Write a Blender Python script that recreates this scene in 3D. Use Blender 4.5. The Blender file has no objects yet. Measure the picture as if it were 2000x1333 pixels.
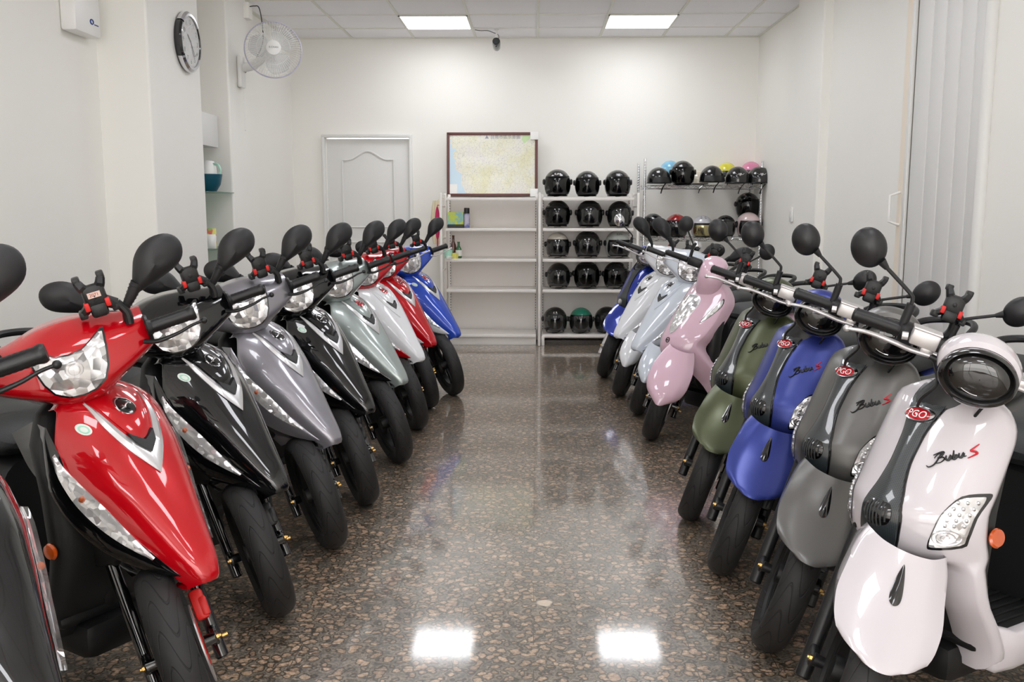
import bpy, bmesh, math, random
from mathutils import Vector, Matrix, noise
random.seed(7)
R = math.radians
PI = math.pi
scene = bpy.context.scene
COL = scene.collection

# ---------------------------------------------------------------- camera
F_PX, VPX, VPY, CAM_H = 1830.0, 1045.0, 407.0, 1.287
yc = Vector((VPX-1000, 666.5-VPY, F_PX)).normalized()
pt = math.atan((666.5-VPY)/F_PX)
zc = Vector((0, math.cos(pt), -math.sin(pt)))
xc = yc.cross(zc).normalized()
if xc.x < 0: xc = -xc
mat = Matrix((xc, yc, zc))
cam_data = bpy.data.cameras.new('camera')
cam = bpy.data.objects.new('camera', cam_data)
COL.objects.link(cam)
right, up, fwd = mat.col[0], mat.col[1], mat.col[2]
rot = Matrix((right, up, -fwd)).transposed()
cam.matrix_world = Matrix.Translation((0, 0, CAM_H)) @ rot.to_4x4()
cam_data.sensor_width = 36
cam_data.lens = F_PX/2000*36
cam_data.clip_start = .02
scene.camera = cam
# ---------------------------------------------------------------- world + exposure
world = bpy.data.worlds.new('daylight'); scene.world = world
world.use_nodes = True
bg = world.node_tree.nodes['Background']
bg.inputs['Color'].default_value = (1.0, .965, .93, 1)
bg.inputs['Strength'].default_value = 2.0
vs = scene.view_settings
vs.view_transform = 'Standard'; vs.look = 'None'; vs.gamma = 1; vs.use_curve_mapping = False
vs.exposure = 0.91
scene.cycles.diffuse_bounces = 8; scene.cycles.max_bounces = 14
PANEL_STRENGTH = 5.5
# daylight from the street through the open shop front behind the camera
sd = bpy.data.lights.new('shopfront_daylight', 'AREA')
sd.shape = 'RECTANGLE'; sd.size = 4.2; sd.size_y = 1.3; sd.energy = 14; sd.color = (1.0, .955, .91)
so = bpy.data.objects.new('shopfront_daylight', sd); COL.objects.link(so)
so.location = (-.1, -2.9, 1.75); so.rotation_euler = (R(93), 0, 0)

# ---------------------------------------------------------------- helpers
def lin(c):
    return tuple(((v/255)/12.92 if v/255 <= .04045 else ((v/255+.055)/1.055)**2.4) for v in c)+(1,)

def mk(name):
    m = bpy.data.materials.new(name); m.use_nodes = True
    nt = m.node_tree
    return m, nt, nt.nodes['Principled BSDF']

def mat_simple(name, col, rough=.5, metal=0, coat=0, noise_amt=0, noise_scale=40, bump=0, bump_scale=200, ior=None):
    m, nt, b = mk(name)
    b.inputs['Base Color'].default_value = lin(col)
    b.inputs['Roughness'].default_value = rough
    b.inputs['Metallic'].default_value = metal
    b.inputs['Coat Weight'].default_value = coat
    b.inputs['Coat Roughness'].default_value = .03
    if ior: b.inputs['IOR'].default_value = ior
    tc = nt.nodes.new('ShaderNodeTexCoord')
    if noise_amt:
        n = nt.nodes.new('ShaderNodeTexNoise'); n.inputs['Scale'].default_value = noise_scale
        n.inputs['Detail'].default_value = 3
        nt.links.new(tc.outputs['Object'], n.inputs['Vector'])
        mp = nt.nodes.new('ShaderNodeMapRange')
        mp.inputs['To Min'].default_value = 1-noise_amt; mp.inputs['To Max'].default_value = 1+noise_amt
        nt.links.new(n.outputs['Fac'], mp.inputs['Value'])
        mx = nt.nodes.new('ShaderNodeVectorMath'); mx.operation = 'SCALE'
        mx.inputs[0].default_value = lin(col)[:3]
        nt.links.new(mp.outputs['Result'], mx.inputs['Scale'])
        nt.links.new(mx.outputs['Vector'], b.inputs['Base Color'])
    if bump:
        n = nt.nodes.new('ShaderNodeTexNoise'); n.inputs['Scale'].default_value = bump_scale
        nt.links.new(tc.outputs['Object'], n.inputs['Vector'])
        bp = nt.nodes.new('ShaderNodeBump'); bp.inputs['Strength'].default_value = bump
        bp.inputs['Distance'].default_value = .002
        nt.links.new(n.outputs['Fac'], bp.inputs['Height'])
        nt.links.new(bp.outputs['Normal'], b.inputs['Normal'])
    return m

def paint(name, col, metal=.0, rough=.28, coat=1.0, flake=0):
    m = mat_simple(name, col, rough, metal, coat, noise_amt=flake, noise_scale=900)
    m.node_tree.nodes['Principled BSDF'].inputs['Specular IOR Level'].default_value = .12
    m.node_tree.nodes['Principled BSDF'].inputs['Coat IOR'].default_value = 1.6
    return m

def satin(name, col, metal=.5, rough=.36):
    m = mat_simple(name, col, rough, metal, .25, noise_amt=.04, noise_scale=900)
    m.node_tree.nodes['Principled BSDF'].inputs['Coat Roughness'].default_value = .22
    return m

def mat_glass(name, tint=(255, 255, 255), gloss=.12, rough=.02):
    m = bpy.data.materials.new(name); m.use_nodes = True
    nt = m.node_tree; nt.nodes.clear()
    out = nt.nodes.new('ShaderNodeOutputMaterial'); mix = nt.nodes.new('ShaderNodeMixShader')
    tr = nt.nodes.new('ShaderNodeBsdfTransparent'); gl = nt.nodes.new('ShaderNodeBsdfGlossy')
    tr.inputs['Color'].default_value = lin(tint); gl.inputs['Roughness'].default_value = rough
    fa = nt.nodes.new('ShaderNodeLayerWeight'); pw = nt.nodes.new('ShaderNodeMath'); pw.operation = 'POWER'; pw.inputs[1].default_value = 4.5
    fa.inputs['Blend'].default_value = .5; nt.links.new(fa.outputs['Facing'], pw.inputs[0])
    lw = nt.nodes.new('ShaderNodeMath'); lw.operation = 'MULTIPLY'; lw.inputs[1].default_value = .7; nt.links.new(pw.outputs[0], lw.inputs[0])
    ad = nt.nodes.new('ShaderNodeMath'); ad.operation = 'ADD'; ad.inputs[1].default_value = gloss; ad.use_clamp = True
    nt.links.new(lw.outputs[0], ad.inputs[0]); nt.links.new(ad.outputs[0], mix.inputs[0])
    nt.links.new(tr.outputs[0], mix.inputs[1]); nt.links.new(gl.outputs[0], mix.inputs[2])
    nt.links.new(mix.outputs[0], out.inputs['Surface'])
    return m

def mat_facets(name, scale=45, amt=.9, col=(238, 238, 240), rough=.18, metal=.75):
    m, nt, b = mk(name)
    b.inputs['Base Color'].default_value = lin(col); b.inputs['Metallic'].default_value = metal
    b.inputs['Roughness'].default_value = rough
    tc = nt.nodes.new('ShaderNodeTexCoord'); v = nt.nodes.new('ShaderNodeTexVoronoi')
    v.inputs['Scale'].default_value = scale
    nt.links.new(tc.outputs['Object'], v.inputs['Vector'])
    s = nt.nodes.new('ShaderNodeVectorMath'); s.operation = 'SUBTRACT'; s.inputs[1].default_value = (.5, .5, .5)
    nt.links.new(v.outputs['Color'], s.inputs[0])
    sc = nt.nodes.new('ShaderNodeVectorMath'); sc.operation = 'SCALE'; sc.inputs['Scale'].default_value = amt
    nt.links.new(s.outputs[0], sc.inputs[0])
    g = nt.nodes.new('ShaderNodeNewGeometry')
    a = nt.nodes.new('ShaderNodeVectorMath'); a.operation = 'ADD'
    nt.links.new(g.outputs['Normal'], a.inputs[0]); nt.links.new(sc.outputs[0], a.inputs[1])
    n = nt.nodes.new('ShaderNodeVectorMath'); n.operation = 'NORMALIZE'
    nt.links.new(a.outputs[0], n.inputs[0]); nt.links.new(n.outputs[0], b.inputs['Normal'])
    return m

def herm(pts, x):
    """smooth interpolation through (x, value) points"""
    pts = sorted(pts)
    if x <= pts[0][0]: return pts[0][1]
    if x >= pts[-1][0]: return pts[-1][1]
    n = len(pts)
    def slope(i):
        if i == 0: return (pts[1][1]-pts[0][1])/(pts[1][0]-pts[0][0])
        if i == n-1: return (pts[-1][1]-pts[-2][1])/(pts[-1][0]-pts[-2][0])
        a = (pts[i][1]-pts[i-1][1])/(pts[i][0]-pts[i-1][0]); b = (pts[i+1][1]-pts[i][1])/(pts[i+1][0]-pts[i][0])
        if a*b <= 0: return 0
        return 2*a*b/(a+b)
    for i in range(n-1):
        x0, y0 = pts[i]; x1, y1 = pts[i+1]
        if x0 <= x <= x1:
            h = x1-x0; t = (x-x0)/h; m0, m1 = slope(i)*h, slope(i+1)*h
            return (2*t**3-3*t*t+1)*y0+(t**3-2*t*t+t)*m0+(-2*t**3+3*t*t)*y1+(t**3-t*t)*m1

def catmull(pts, n=6, closed=False):
    pts = [Vector(p) for p in pts]; out = []; m = len(pts)
    rng = range(m) if closed else range(m-1)
    for i in rng:
        if closed: p0, p1, p2, p3 = pts[(i-1) % m], pts[i], pts[(i+1) % m], pts[(i+2) % m]
        else: p0, p1, p2, p3 = pts[max(i-1, 0)], pts[i], pts[i+1], pts[min(i+2, m-1)]
        for k in range(n):
            t = k/n
            out.append(.5*((2*p1)+(-p0+p2)*t+(2*p0-5*p1+4*p2-p3)*t*t+(-p0+3*p1-3*p2+p3)*t**3))
    if not closed: out.append(pts[-1])
    return out

class MB:
    """collects geometry that becomes ONE mesh object"""
    def __init__(s): s.V = []; s.F = []; s.UV = None
    def add(s, V, F, M=None):
        o = len(s.V)
        s.V += [(M @ Vector(v)) if M is not None else Vector(v) for v in V]
        s.F += [tuple(i+o for i in f) for f in F]
        return s
    def grid(s, rows, closed=False, caps=False):
        nr, nc = len(rows), len(rows[0]); V = [p for r in rows for p in r]; F = []
        for i in range(nr-1):
            for j in range(nc if closed else nc-1):
                k = (j+1) % nc
                F.append((i*nc+j, i*nc+k, (i+1)*nc+k, (i+1)*nc+j))
        if caps:
            F.append(tuple(range(nc))[::-1]); F.append(tuple((nr-1)*nc+j for j in range(nc)))
        return s.add(V, F)
    def box(s, c, size, bev=0, M=None, seg=2):
        bm = bmesh.new(); bmesh.ops.create_cube(bm, size=1)
        bmesh.ops.scale(bm, vec=size, verts=bm.verts)
        if bev: bmesh.ops.bevel(bm, geom=bm.edges[:], offset=min(bev, min(size)*.45), segments=seg, profile=.5, affect='EDGES')
        T = Matrix.Translation(c)
        if M is not None: T = T @ M.to_4x4()
        V = [T @ v.co for v in bm.verts]; F = [tuple(v.index for v in f.verts) for f in bm.faces]
        bm.free(); return s.add(V, F)
    def tube(s, path, r, n=10, cap=True, smooth=0, flat=1.0):
        pts = [Vector(p) for p in path]
        if smooth: 
            rr = r
            if isinstance(r, (list, tuple)):
                rr = []
                for i in range(len(r)-1):
                    rr += [r[i]+(r[i+1]-r[i])*k/smooth for k in range(smooth)]
                rr.append(r[-1])
            r = rr; pts = catmull(pts, smooth)
        rows = []; prev = None
        for i, p in enumerate(pts):
            d = (pts[min(i+1, len(pts)-1)]-pts[max(i-1, 0)]).normalized()
            if prev is None:
                a = Vector((0, 0, 1)) if abs(d.z) < .9 else Vector((1, 0, 0))
                u = d.cross(a).normalized()
            else: u = (prev-d*prev.dot(d)).normalized()
            prev = u; w = d.cross(u); q = r[i] if isinstance(r, (list, tuple)) else r
            rows.append([p+u*(q*math.cos(2*PI*k/n))+w*(q*flat*math.sin(2*PI*k/n)) for k in range(n)])
        return s.grid(rows, closed=True, caps=cap)
    def lathe(s, prof, n=24, M=None, ell=1.0):
        """prof: (radius, height) about +Z; ell scales y"""
        rows = [[Vector((r*math.cos(2*PI*k/n), r*ell*math.sin(2*PI*k/n), h)) for k in range(n)] for r, h in prof]
        o = MB(); o.grid(rows, closed=True, caps=True)
        return s.add(o.V, o.F, M)
    def prism(s, poly, h0, h1, M=None):
        n = len(poly)
        V = [Vector((p[0], p[1], h0)) for p in poly]+[Vector((p[0], p[1], h1)) for p in poly]
        F = [tuple(range(n))[::-1], tuple(range(n, 2*n))]+[(i, (i+1) % n, n+(i+1) % n, n+i) for i in range(n)]
        return s.add(V, F, M)
    def ball(s, c, r, n=16, m=10):
        c = Vector(c); r = (r, r, r) if not isinstance(r, (tuple, list)) else r
        rows = [[c+Vector((r[0]*math.sin(PI*i/m)*math.cos(2*PI*k/n), r[1]*math.sin(PI*i/m)*math.sin(2*PI*k/n), -r[2]*math.cos(PI*i/m))) for k in range(n)] for i in range(m+1)]
        return s.grid(rows, closed=True)
    def patch(s, outline, xfun, off=.002, dome=0, rings=5, skirt=.006, pw=2.0):
        """outline: (y,z) points; laid on the surface x = xfun(y,z), bulged by dome"""
        n = len(outline); cy = sum(p[0] for p in outline)/n; cz = sum(p[1] for p in outline)/n
        rows = []
        for k in range(rings+1):
            t = max(k/rings, .001)
            rows.append([Vector((xfun(cy+(p[0]-cy)*t, cz+(p[1]-cz)*t)+off+dome*(1-t**pw), cy+(p[0]-cy)*t, cz+(p[1]-cz)*t)) for p in outline])
        if skirt: rows.append([Vector((v.x-skirt, v.y, v.z)) for v in rows[-1]])
        return s.grid(rows, closed=True)
    def band(s, o1, o2, xfun, off1, off2, skirt=.005):
        """ring between outline o1 (inner) and o2 (outer)"""
        def row(o, off): return [Vector((xfun(p[0], p[1])+off, p[0], p[1])) for p in o]
        m = [((a[0]+b[0])/2, (a[1]+b[1])/2) for a, b in zip(o1, o2)]
        rows = [row(o1, off1-skirt), row(o1, off1), row(m, max(off1, off2)+.0015), row(o2, off2), row(o2, off2-skirt)]
        return s.grid(rows, closed=True)
    def text(s, txt, size, fn, depth=0, shear=0):
        """fn(u, v) -> Vector for the glyph plane"""
        V, F = text_geo(txt, size, shear)
        return s.add([fn(v[0], v[1]) for v in V], F)
    def mirror_y(s):
        n = len(s.V); s.V += [Vector((v.x, -v.y, v.z)) for v in s.V]
        s.F += [tuple(i+n for i in reversed(f)) for f in s.F]; return s
    def mesh(s, name, xf=None, sharp=35, smooth=True):
        me = bpy.data.meshes.new(name)
        V = [xf(v) for v in s.V] if xf else s.V
        me.from_pydata([tuple(v) for v in V], [], s.F); me.validate(); me.update()
        bm = bmesh.new(); bm.from_mesh(me)
        bmesh.ops.remove_doubles(bm, verts=bm.verts, dist=1e-5)
        bmesh.ops.recalc_face_normals(bm, faces=bm.faces)
        bm.to_mesh(me); bm.free()
        for p in me.polygons: p.use_smooth = smooth
        if smooth: me.set_sharp_from_angle(angle=R(sharp))
        return me
    def build(s, name, m, parent=None, xf=None, sharp=35, smooth=True, loc=None, rot=None):
        me = s.mesh(name, xf, sharp, smooth); me.materials.append(m)
        o = bpy.data.objects.new(name, me); COL.objects.link(o)
        if parent is not None: o.parent = parent
        if loc is not None: o.location = loc
        if rot is not None: o.rotation_euler = rot
        return o

_tx = {}
def text_geo(txt, size, shear=0):
    k = (txt, shear)
    if k not in _tx:
        cu = bpy.data.curves.new('t', 'FONT'); cu.body = txt; cu.size = 1; cu.align_x = 'CENTER'; cu.align_y = 'CENTER'
        cu.resolution_u = 3; cu.shear = shear
        o = bpy.data.objects.new('t', cu); COL.objects.link(o)
        dg = bpy.context.evaluated_depsgraph_get(); dg.update()
        me = bpy.data.meshes.new_from_object(o.evaluated_get(dg))
        _tx[k] = ([tuple(v.co) for v in me.vertices], [tuple(p.vertices) for p in me.polygons])
        bpy.data.objects.remove(o); bpy.data.curves.remove(cu); bpy.data.meshes.remove(me)
    V, F = _tx[k]
    return [(v[0]*size, v[1]*size) for v in V], F

def empty(name, loc=(0, 0, 0), rot=(0, 0, 0), label=None, cat=None, group=None):
    o = bpy.data.objects.new(name, None); COL.objects.link(o)
    o.location = loc; o.rotation_euler = rot; o.empty_display_size = .1
    if label: o['label'] = label
    if cat: o['category'] = cat
    if group: o['group'] = group
    return o
def tag(o, label=None, cat=None, group=None, kind=None):
    if label: o['label'] = label
    if cat: o['category'] = cat
    if group: o['group'] = group
    if kind: o['kind'] = kind
    return o
def ellipse(cy, cz, a, b, n=28, t0=0):
    return [(cy+a*math.cos(2*PI*k/n+t0), cz+b*math.sin(2*PI*k/n+t0)) for k in range(n)]
def smooth2(pts, n=4):
    return [(p.x, p.y) for p in catmull([(a, b, 0) for a, b in pts], n, closed=True)]
def straight2(pts, n=4):
    out = []
    for i in range(len(pts)):
        a, b = pts[i], pts[(i+1) % len(pts)]
        out += [(a[0]+(b[0]-a[0])*k/n, a[1]+(b[1]-a[1])*k/n) for k in range(n)]
    return out
def shrink(o, d):
    n = len(o); cy = sum(p[0] for p in o)/n; cz = sum(p[1] for p in o)/n
    out = []
    for y, z in o:
        l = math.hypot(y-cy, z-cz) or 1
        out.append((y-(y-cy)/l*d, z-(z-cz)/l*d))
    return out
Rx = lambda a: Matrix.Rotation(R(a), 4, 'X')
Ry = lambda a: Matrix.Rotation(R(a), 4, 'Y')
Rz = lambda a: Matrix.Rotation(R(a), 4, 'Z')
T = lambda *p: Matrix.Translation(p)

# ---------------------------------------------------------------- materials
M = {}
M['wall'] = mat_simple('wall_paint', (243, 242, 237), .6, noise_amt=.012, noise_scale=3, bump=.05, bump_scale=160)
M['reveal'] = mat_simple('wall_warm_daylight_tint', (238, 228, 212), .6, noise_amt=.012, noise_scale=3)  # wall colour with the warm daylight on camera-facing faces put into it
M['door'] = mat_simple('door_paint', (226, 226, 224), .4, noise_amt=.01)
M['tile'] = mat_simple('ceiling_tile', (246, 246, 250), .9, noise_amt=.05, noise_scale=260, bump=.3, bump_scale=300)
M['tbar'] = mat_simple('ceiling_bar', (226, 226, 218), .5)
M['shelf'] = mat_simple('shelf_enamel', (242, 238, 234), .35, noise_amt=.02, noise_scale=8)
M['slot'] = mat_simple('dark_slot', (40, 38, 36), .7)
M['chrome'] = mat_simple('chrome', (225, 225, 228), .12, 1)
M['alu'] = mat_simple('cast_aluminium', (205, 202, 202), .36, .7, noise_amt=.04, noise_scale=60)
M['silver'] = mat_simple('silver_trim', (212, 212, 214), .28, .75, .6)
M['plastic'] = mat_simple('black_plastic', (18, 18, 20), .4, bump=.15, bump_scale=500)
M['matte'] = mat_simple('matte_black_mirror_shell', (27, 27, 29), .5, bump=.12, bump_scale=700)
M['gloss_black'] = mat_simple('gloss_black', (10, 10, 12), .15, 0, 1)
M['inner'] = mat_simple('dark_inner_plastic', (15, 16, 17), .5, bump=.2, bump_scale=400)
M['underside'] = mat_simple('black_frame', (9, 9, 10), .5)
M['greyplastic'] = mat_simple('dark_grey_plastic', (50, 53, 54), .5, bump=.2, bump_scale=400)
M['seat'] = mat_simple('seat_vinyl', (33, 36, 37), .48, bump=.35, bump_scale=260)
M['red_plastic'] = mat_simple('red_rubber', (214, 30, 26), .4)
M['orange'] = mat_simple('amber_reflector', (196, 80, 8), .2, 0, 1, noise_amt=.12, noise_scale=150)
M['gold'] = mat_simple('brass_bolt', (196, 158, 96), .3, 1)
M['glass'] = mat_glass('clear_lens')
M['visor'] = mat_glass('clear_visor', (120, 126, 130), .06)
M['smoke'] = mat_simple('dark_tinted_visor', (16, 17, 17), .05, 0, 1)
M['goldvisor'] = mat_simple('gold_mirror_visor', (186, 176, 132), .12, .9)
M['facet'] = mat_facets('faceted_reflector')
M['facet_small'] = mat_facets('faceted_lamp', 60, .38, rough=.2, metal=.7)
M['facet_far'] = mat_facets('faceted_reflector_far', 60, .8)
M['mirror'] = mat_simple('mirror_glass', (200, 205, 210), .02, 1)
M['white'] = mat_simple('white_plastic', (238, 238, 236), .35)
M['redlamp'] = mat_simple('tail_lamp', (150, 10, 10), .1, 0, 1)
M['amberbulb'] = mat_simple('amber_bulb', (190, 90, 40), .2)

def mat_carbon():
    m, nt, b = mk('carbon_weave')
    b.inputs['Roughness'].default_value = .3; b.inputs['Coat Weight'].default_value = 1
    tc = nt.nodes.new('ShaderNodeTexCoord'); mp = nt.nodes.new('ShaderNodeMapping')
    mp.inputs['Rotation'].default_value = (R(0), 0, 0)
    nt.links.new(tc.outputs['Object'], mp.inputs['Vector'])
    sp = nt.nodes.new('ShaderNodeSeparateXYZ'); nt.links.new(mp.outputs[0], sp.inputs[0])
    def wave(sgn):
        a = nt.nodes.new('ShaderNodeMath'); a.operation = 'ADD' if sgn > 0 else 'SUBTRACT'
        nt.links.new(sp.outputs['Z'], a.inputs[0]); nt.links.new(sp.outputs['Y'], a.inputs[1])
        k = nt.nodes.new('ShaderNodeMath'); k.operation = 'MULTIPLY'; k.inputs[1].default_value = 900
        nt.links.new(a.outputs[0], k.inputs[0])
        s = nt.nodes.new('ShaderNodeMath'); s.operation = 'SINE'; nt.links.new(k.outputs[0], s.inputs[0])
        return s
    a, c = wave(1), wave(-1)
    mu = nt.nodes.new('ShaderNodeMath'); mu.operation = 'MULTIPLY'
    nt.links.new(a.outputs[0], mu.inputs[0]); nt.links.new(c.outputs[0], mu.inputs[1])
    cr = nt.nodes.new('ShaderNodeValToRGB')
    cr.color_ramp.elements[0].position = .3; cr.color_ramp.elements[0].color = lin((12, 15, 17))
    cr.color_ramp.elements[1].position = .6; cr.color_ramp.elements[1].color = lin((52, 60, 64))
    ad = nt.nodes.new('ShaderNodeMath'); ad.operation = 'MULTIPLY_ADD'; ad.inputs[1].default_value = .5; ad.inputs[2].default_value = .5
    nt.links.new(mu.outputs[0], ad.inputs[0]); nt.links.new(ad.outputs[0], cr.inputs[0])
    nt.links.new(cr.outputs[0], b.inputs['Base Color'])
    return m
M['carbon'] = mat_carbon()

def mat_tyre():
    m, nt, b = mk('tyre_rubber')
    b.inputs['Roughness'].default_value = .62
    uv = nt.nodes.new('ShaderNodeUVMap'); sp = nt.nodes.new('ShaderNodeSeparateXYZ')
    nt.links.new(uv.outputs[0], sp.inputs[0])
    # curved grooves: bands of (u*N + bend(v))
    ab = nt.nodes.new('ShaderNodeMath'); ab.operation = 'SINE'
    m1 = nt.nodes.new('ShaderNodeMath'); m1.operation = 'MULTIPLY'; m1.inputs[1].default_value = 2*PI
    nt.links.new(sp.outputs['Y'], m1.inputs[0]); nt.links.new(m1.outputs[0], ab.inputs[0])
    k = nt.nodes.new('ShaderNodeMath'); k.operation = 'MULTIPLY_ADD'; k.inputs[1].default_value = 17.0
    sc = nt.nodes.new('ShaderNodeMath'); sc.operation = 'MULTIPLY'; sc.inputs[1].default_value = .62
    nt.links.new(ab.outputs[0], sc.inputs[0])
    nt.links.new(sp.outputs['X'], k.inputs[0]); nt.links.new(sc.outputs[0], k.inputs[2])
    fr = nt.nodes.new('ShaderNodeMath'); fr.operation = 'FRACT'; nt.links.new(k.outputs[0], fr.inputs[0])
    su = nt.nodes.new('ShaderNodeMath'); su.operation = 'SUBTRACT'; su.inputs[1].default_value = .5
    nt.links.new(fr.outputs[0], su.inputs[0])
    aa = nt.nodes.new('ShaderNodeMath'); aa.operation = 'ABSOLUTE'; nt.links.new(su.outputs[0], aa.inputs[0])
    lt = nt.nodes.new('ShaderNodeMapRange'); lt.inputs['From Min'].default_value = .03; lt.inputs['From Max'].default_value = .07
    nt.links.new(aa.outputs[0], lt.inputs['Value'])
    mix = nt.nodes.new('ShaderNodeMix'); mix.data_type = 'RGBA'
    mix.inputs[6].default_value = lin((14, 14, 14)); mix.inputs[7].default_value = lin((31, 30, 30))
    nt.links.new(lt.outputs[0], mix.inputs[0]); nt.links.new(mix.outputs[2], b.inputs['Base Color'])
    bp = nt.nodes.new('ShaderNodeBump'); bp.inputs['Distance'].default_value = .004; bp.inputs['Strength'].default_value = .5
    nt.links.new(lt.outputs[0], bp.inputs['Height']); nt.links.new(bp.outputs[0], b.inputs['Normal'])
    return m
M['tyre'] = mat_tyre()

def mat_floor():
    m, nt, b = mk('polished_granite')
    tc = nt.nodes.new('ShaderNodeTexCoord')
    v = nt.nodes.new('ShaderNodeTexVoronoi'); v.feature = 'F1'; v.inputs['Scale'].default_value = 34; v.inputs['Randomness'].default_value = 1
    nz = nt.nodes.new('ShaderNodeTexNoise'); nz.inputs['Scale'].default_value = 22; nz.inputs['Detail'].default_value = 4
    nt.links.new(tc.outputs['Object'], nz.inputs['Vector'])
    ds = nt.nodes.new('ShaderNodeVectorMath'); ds.operation = 'MULTIPLY_ADD'
    ds.inputs[1].default_value = (.05, .05, .05)
    nt.links.new(nz.outputs['Color'], ds.inputs[0]); nt.links.new(tc.outputs['Object'], ds.inputs[2])
    nt.links.new(ds.outputs[0], v.inputs['Vector'])
    cr = nt.nodes.new('ShaderNodeValToRGB'); e = cr.color_ramp.elements
    e[0].position = 0; e[0].color = lin((190, 164, 138)); e[1].position = .36; e[1].color = lin((176, 150, 126))
    x = e.new(.45); x.color = lin((98, 88, 76)); x = e.new(.52); x.color = lin((70, 65, 58)); x = e.new(.62); x.color = lin((140, 129, 114)); x = e.new(.9); x.color = lin((104, 100, 94))
    nt.links.new(v.outputs['Distance'], cr.inputs[0])
    # fine speckle
    n2 = nt.nodes.new('ShaderNodeTexNoise'); n2.inputs['Scale'].default_value = 110; n2.inputs['Detail'].default_value = 5; n2.inputs['Roughness'].default_value = .7
    nt.links.new(tc.outputs['Object'], n2.inputs['Vector'])
    c2 = nt.nodes.new('ShaderNodeMapRange'); c2.inputs['From Min'].default_value = .35; c2.inputs['From Max'].default_value = .65
    c2.inputs['To Min'].default_value = .5; c2.inputs['To Max'].default_value = 1.4
    nt.links.new(n2.outputs['Fac'], c2.inputs['Value'])
    # per-cell tone
    hs = nt.nodes.new('ShaderNodeSeparateColor'); nt.links.new(v.outputs['Color'], hs.inputs[0])
    c3 = nt.nodes.new('ShaderNodeMapRange'); c3.inputs['To Min'].default_value = .65; c3.inputs['To Max'].default_value = 1.15
    nt.links.new(hs.outputs[0], c3.inputs['Value'])
    mu = nt.nodes.new('ShaderNodeMath'); mu.operation = 'MULTIPLY'
    nt.links.new(c2.outputs[0], mu.inputs[0]); nt.links.new(c3.outputs[0], mu.inputs[1])
    sc = nt.nodes.new('ShaderNodeVectorMath'); sc.operation = 'SCALE'
    nt.links.new(cr.outputs[0], sc.inputs[0]); nt.links.new(mu.outputs[0], sc.inputs['Scale'])
    # tile joints
    br = nt.nodes.new('ShaderNodeTexBrick'); br.offset = .5; br.inputs['Scale'].default_value = 1
    br.inputs['Brick Width'].default_value = .46; br.inputs['Row Height'].default_value = .155
    br.inputs['Mortar Size'].default_value = .0012; br.inputs['Mortar Smooth'].default_value = .1
    nt.links.new(tc.outputs['Object'], br.inputs['Vector'])
    mx = nt.nodes.new('ShaderNodeMix'); mx.data_type = 'RGBA'
    nt.links.new(br.outputs['Fac'], mx.inputs[0]); nt.links.new(sc.outputs[0], mx.inputs[6])
    mx.inputs[7].default_value = lin((74, 70, 64))
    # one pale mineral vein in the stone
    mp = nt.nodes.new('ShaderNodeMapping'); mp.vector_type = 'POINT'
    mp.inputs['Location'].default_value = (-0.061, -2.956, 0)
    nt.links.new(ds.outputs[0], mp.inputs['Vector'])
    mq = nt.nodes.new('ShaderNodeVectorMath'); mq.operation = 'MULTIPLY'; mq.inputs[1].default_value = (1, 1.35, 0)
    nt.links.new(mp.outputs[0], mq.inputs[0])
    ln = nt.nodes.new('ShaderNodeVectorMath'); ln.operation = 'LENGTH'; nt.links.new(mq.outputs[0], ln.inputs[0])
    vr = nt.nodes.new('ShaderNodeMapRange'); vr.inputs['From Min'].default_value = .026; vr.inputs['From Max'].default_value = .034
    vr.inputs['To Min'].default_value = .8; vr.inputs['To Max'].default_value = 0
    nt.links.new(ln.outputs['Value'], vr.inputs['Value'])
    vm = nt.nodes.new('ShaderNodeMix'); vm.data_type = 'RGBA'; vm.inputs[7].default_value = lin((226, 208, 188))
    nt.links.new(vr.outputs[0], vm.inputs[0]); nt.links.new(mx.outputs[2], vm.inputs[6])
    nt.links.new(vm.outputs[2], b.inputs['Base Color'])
    b.inputs['Roughness'].default_value = .34
    b.inputs['Specular IOR Level'].default_value = .6
    b.inputs['Coat Weight'].default_value = 1; b.inputs['Coat IOR'].default_value = 1.6; b.inputs['Coat Roughness'].default_value = .075
    # slight unevenness in the polish
    n3 = nt.nodes.new('ShaderNodeTexNoise'); n3.inputs['Scale'].default_value = 45; n3.inputs['Detail'].default_value = 3
    nt.links.new(tc.outputs['Object'], n3.inputs['Vector'])
    bp = nt.nodes.new('ShaderNodeBump'); bp.inputs['Strength'].default_value = .05; bp.inputs['Distance'].default_value = .002
    nt.links.new(n3.outputs['Fac'], bp.inputs['Height']); nt.links.new(bp.outputs[0], b.inputs['Normal'])
    return m
M['floor'] = mat_floor()

def mat_emit(name, col, s):
    m, nt, b = mk(name)
    b.inputs['Base Color'].default_value = (.8, .8, .8, 1)
    b.inputs['Emission Color'].default_value = lin(col); b.inputs['Emission Strength'].default_value = s
    return m
M['panel'] = mat_emit('light_panel', (250, 251, 255), PANEL_STRENGTH)
#SECTION
# ================================================================ ROOM
BACK, CEIL, FRONT = 9.38, 2.927, -3.2
XL, XLB, XR = -2.55, -2.40, 2.15
def struct(name, mb, m):
    o = mb.build(name, m, smooth=False); o['kind'] = 'structure'; return o
def slab(name, x0, x1, y0, y1, z0, z1, m=None):
    return struct(name, MB().box(((x0+x1)/2, (y0+y1)/2, (z0+z1)/2), (x1-x0, y1-y0, z1-z0)), m or M['wall'])
fl = slab('floor', -2.8, 2.4, FRONT, BACK+.1, -.1, 0, M['floor'])
slab('ceiling', -2.8, 2.4, FRONT, BACK+.1, CEIL, CEIL+.1, M['tile'])
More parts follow.
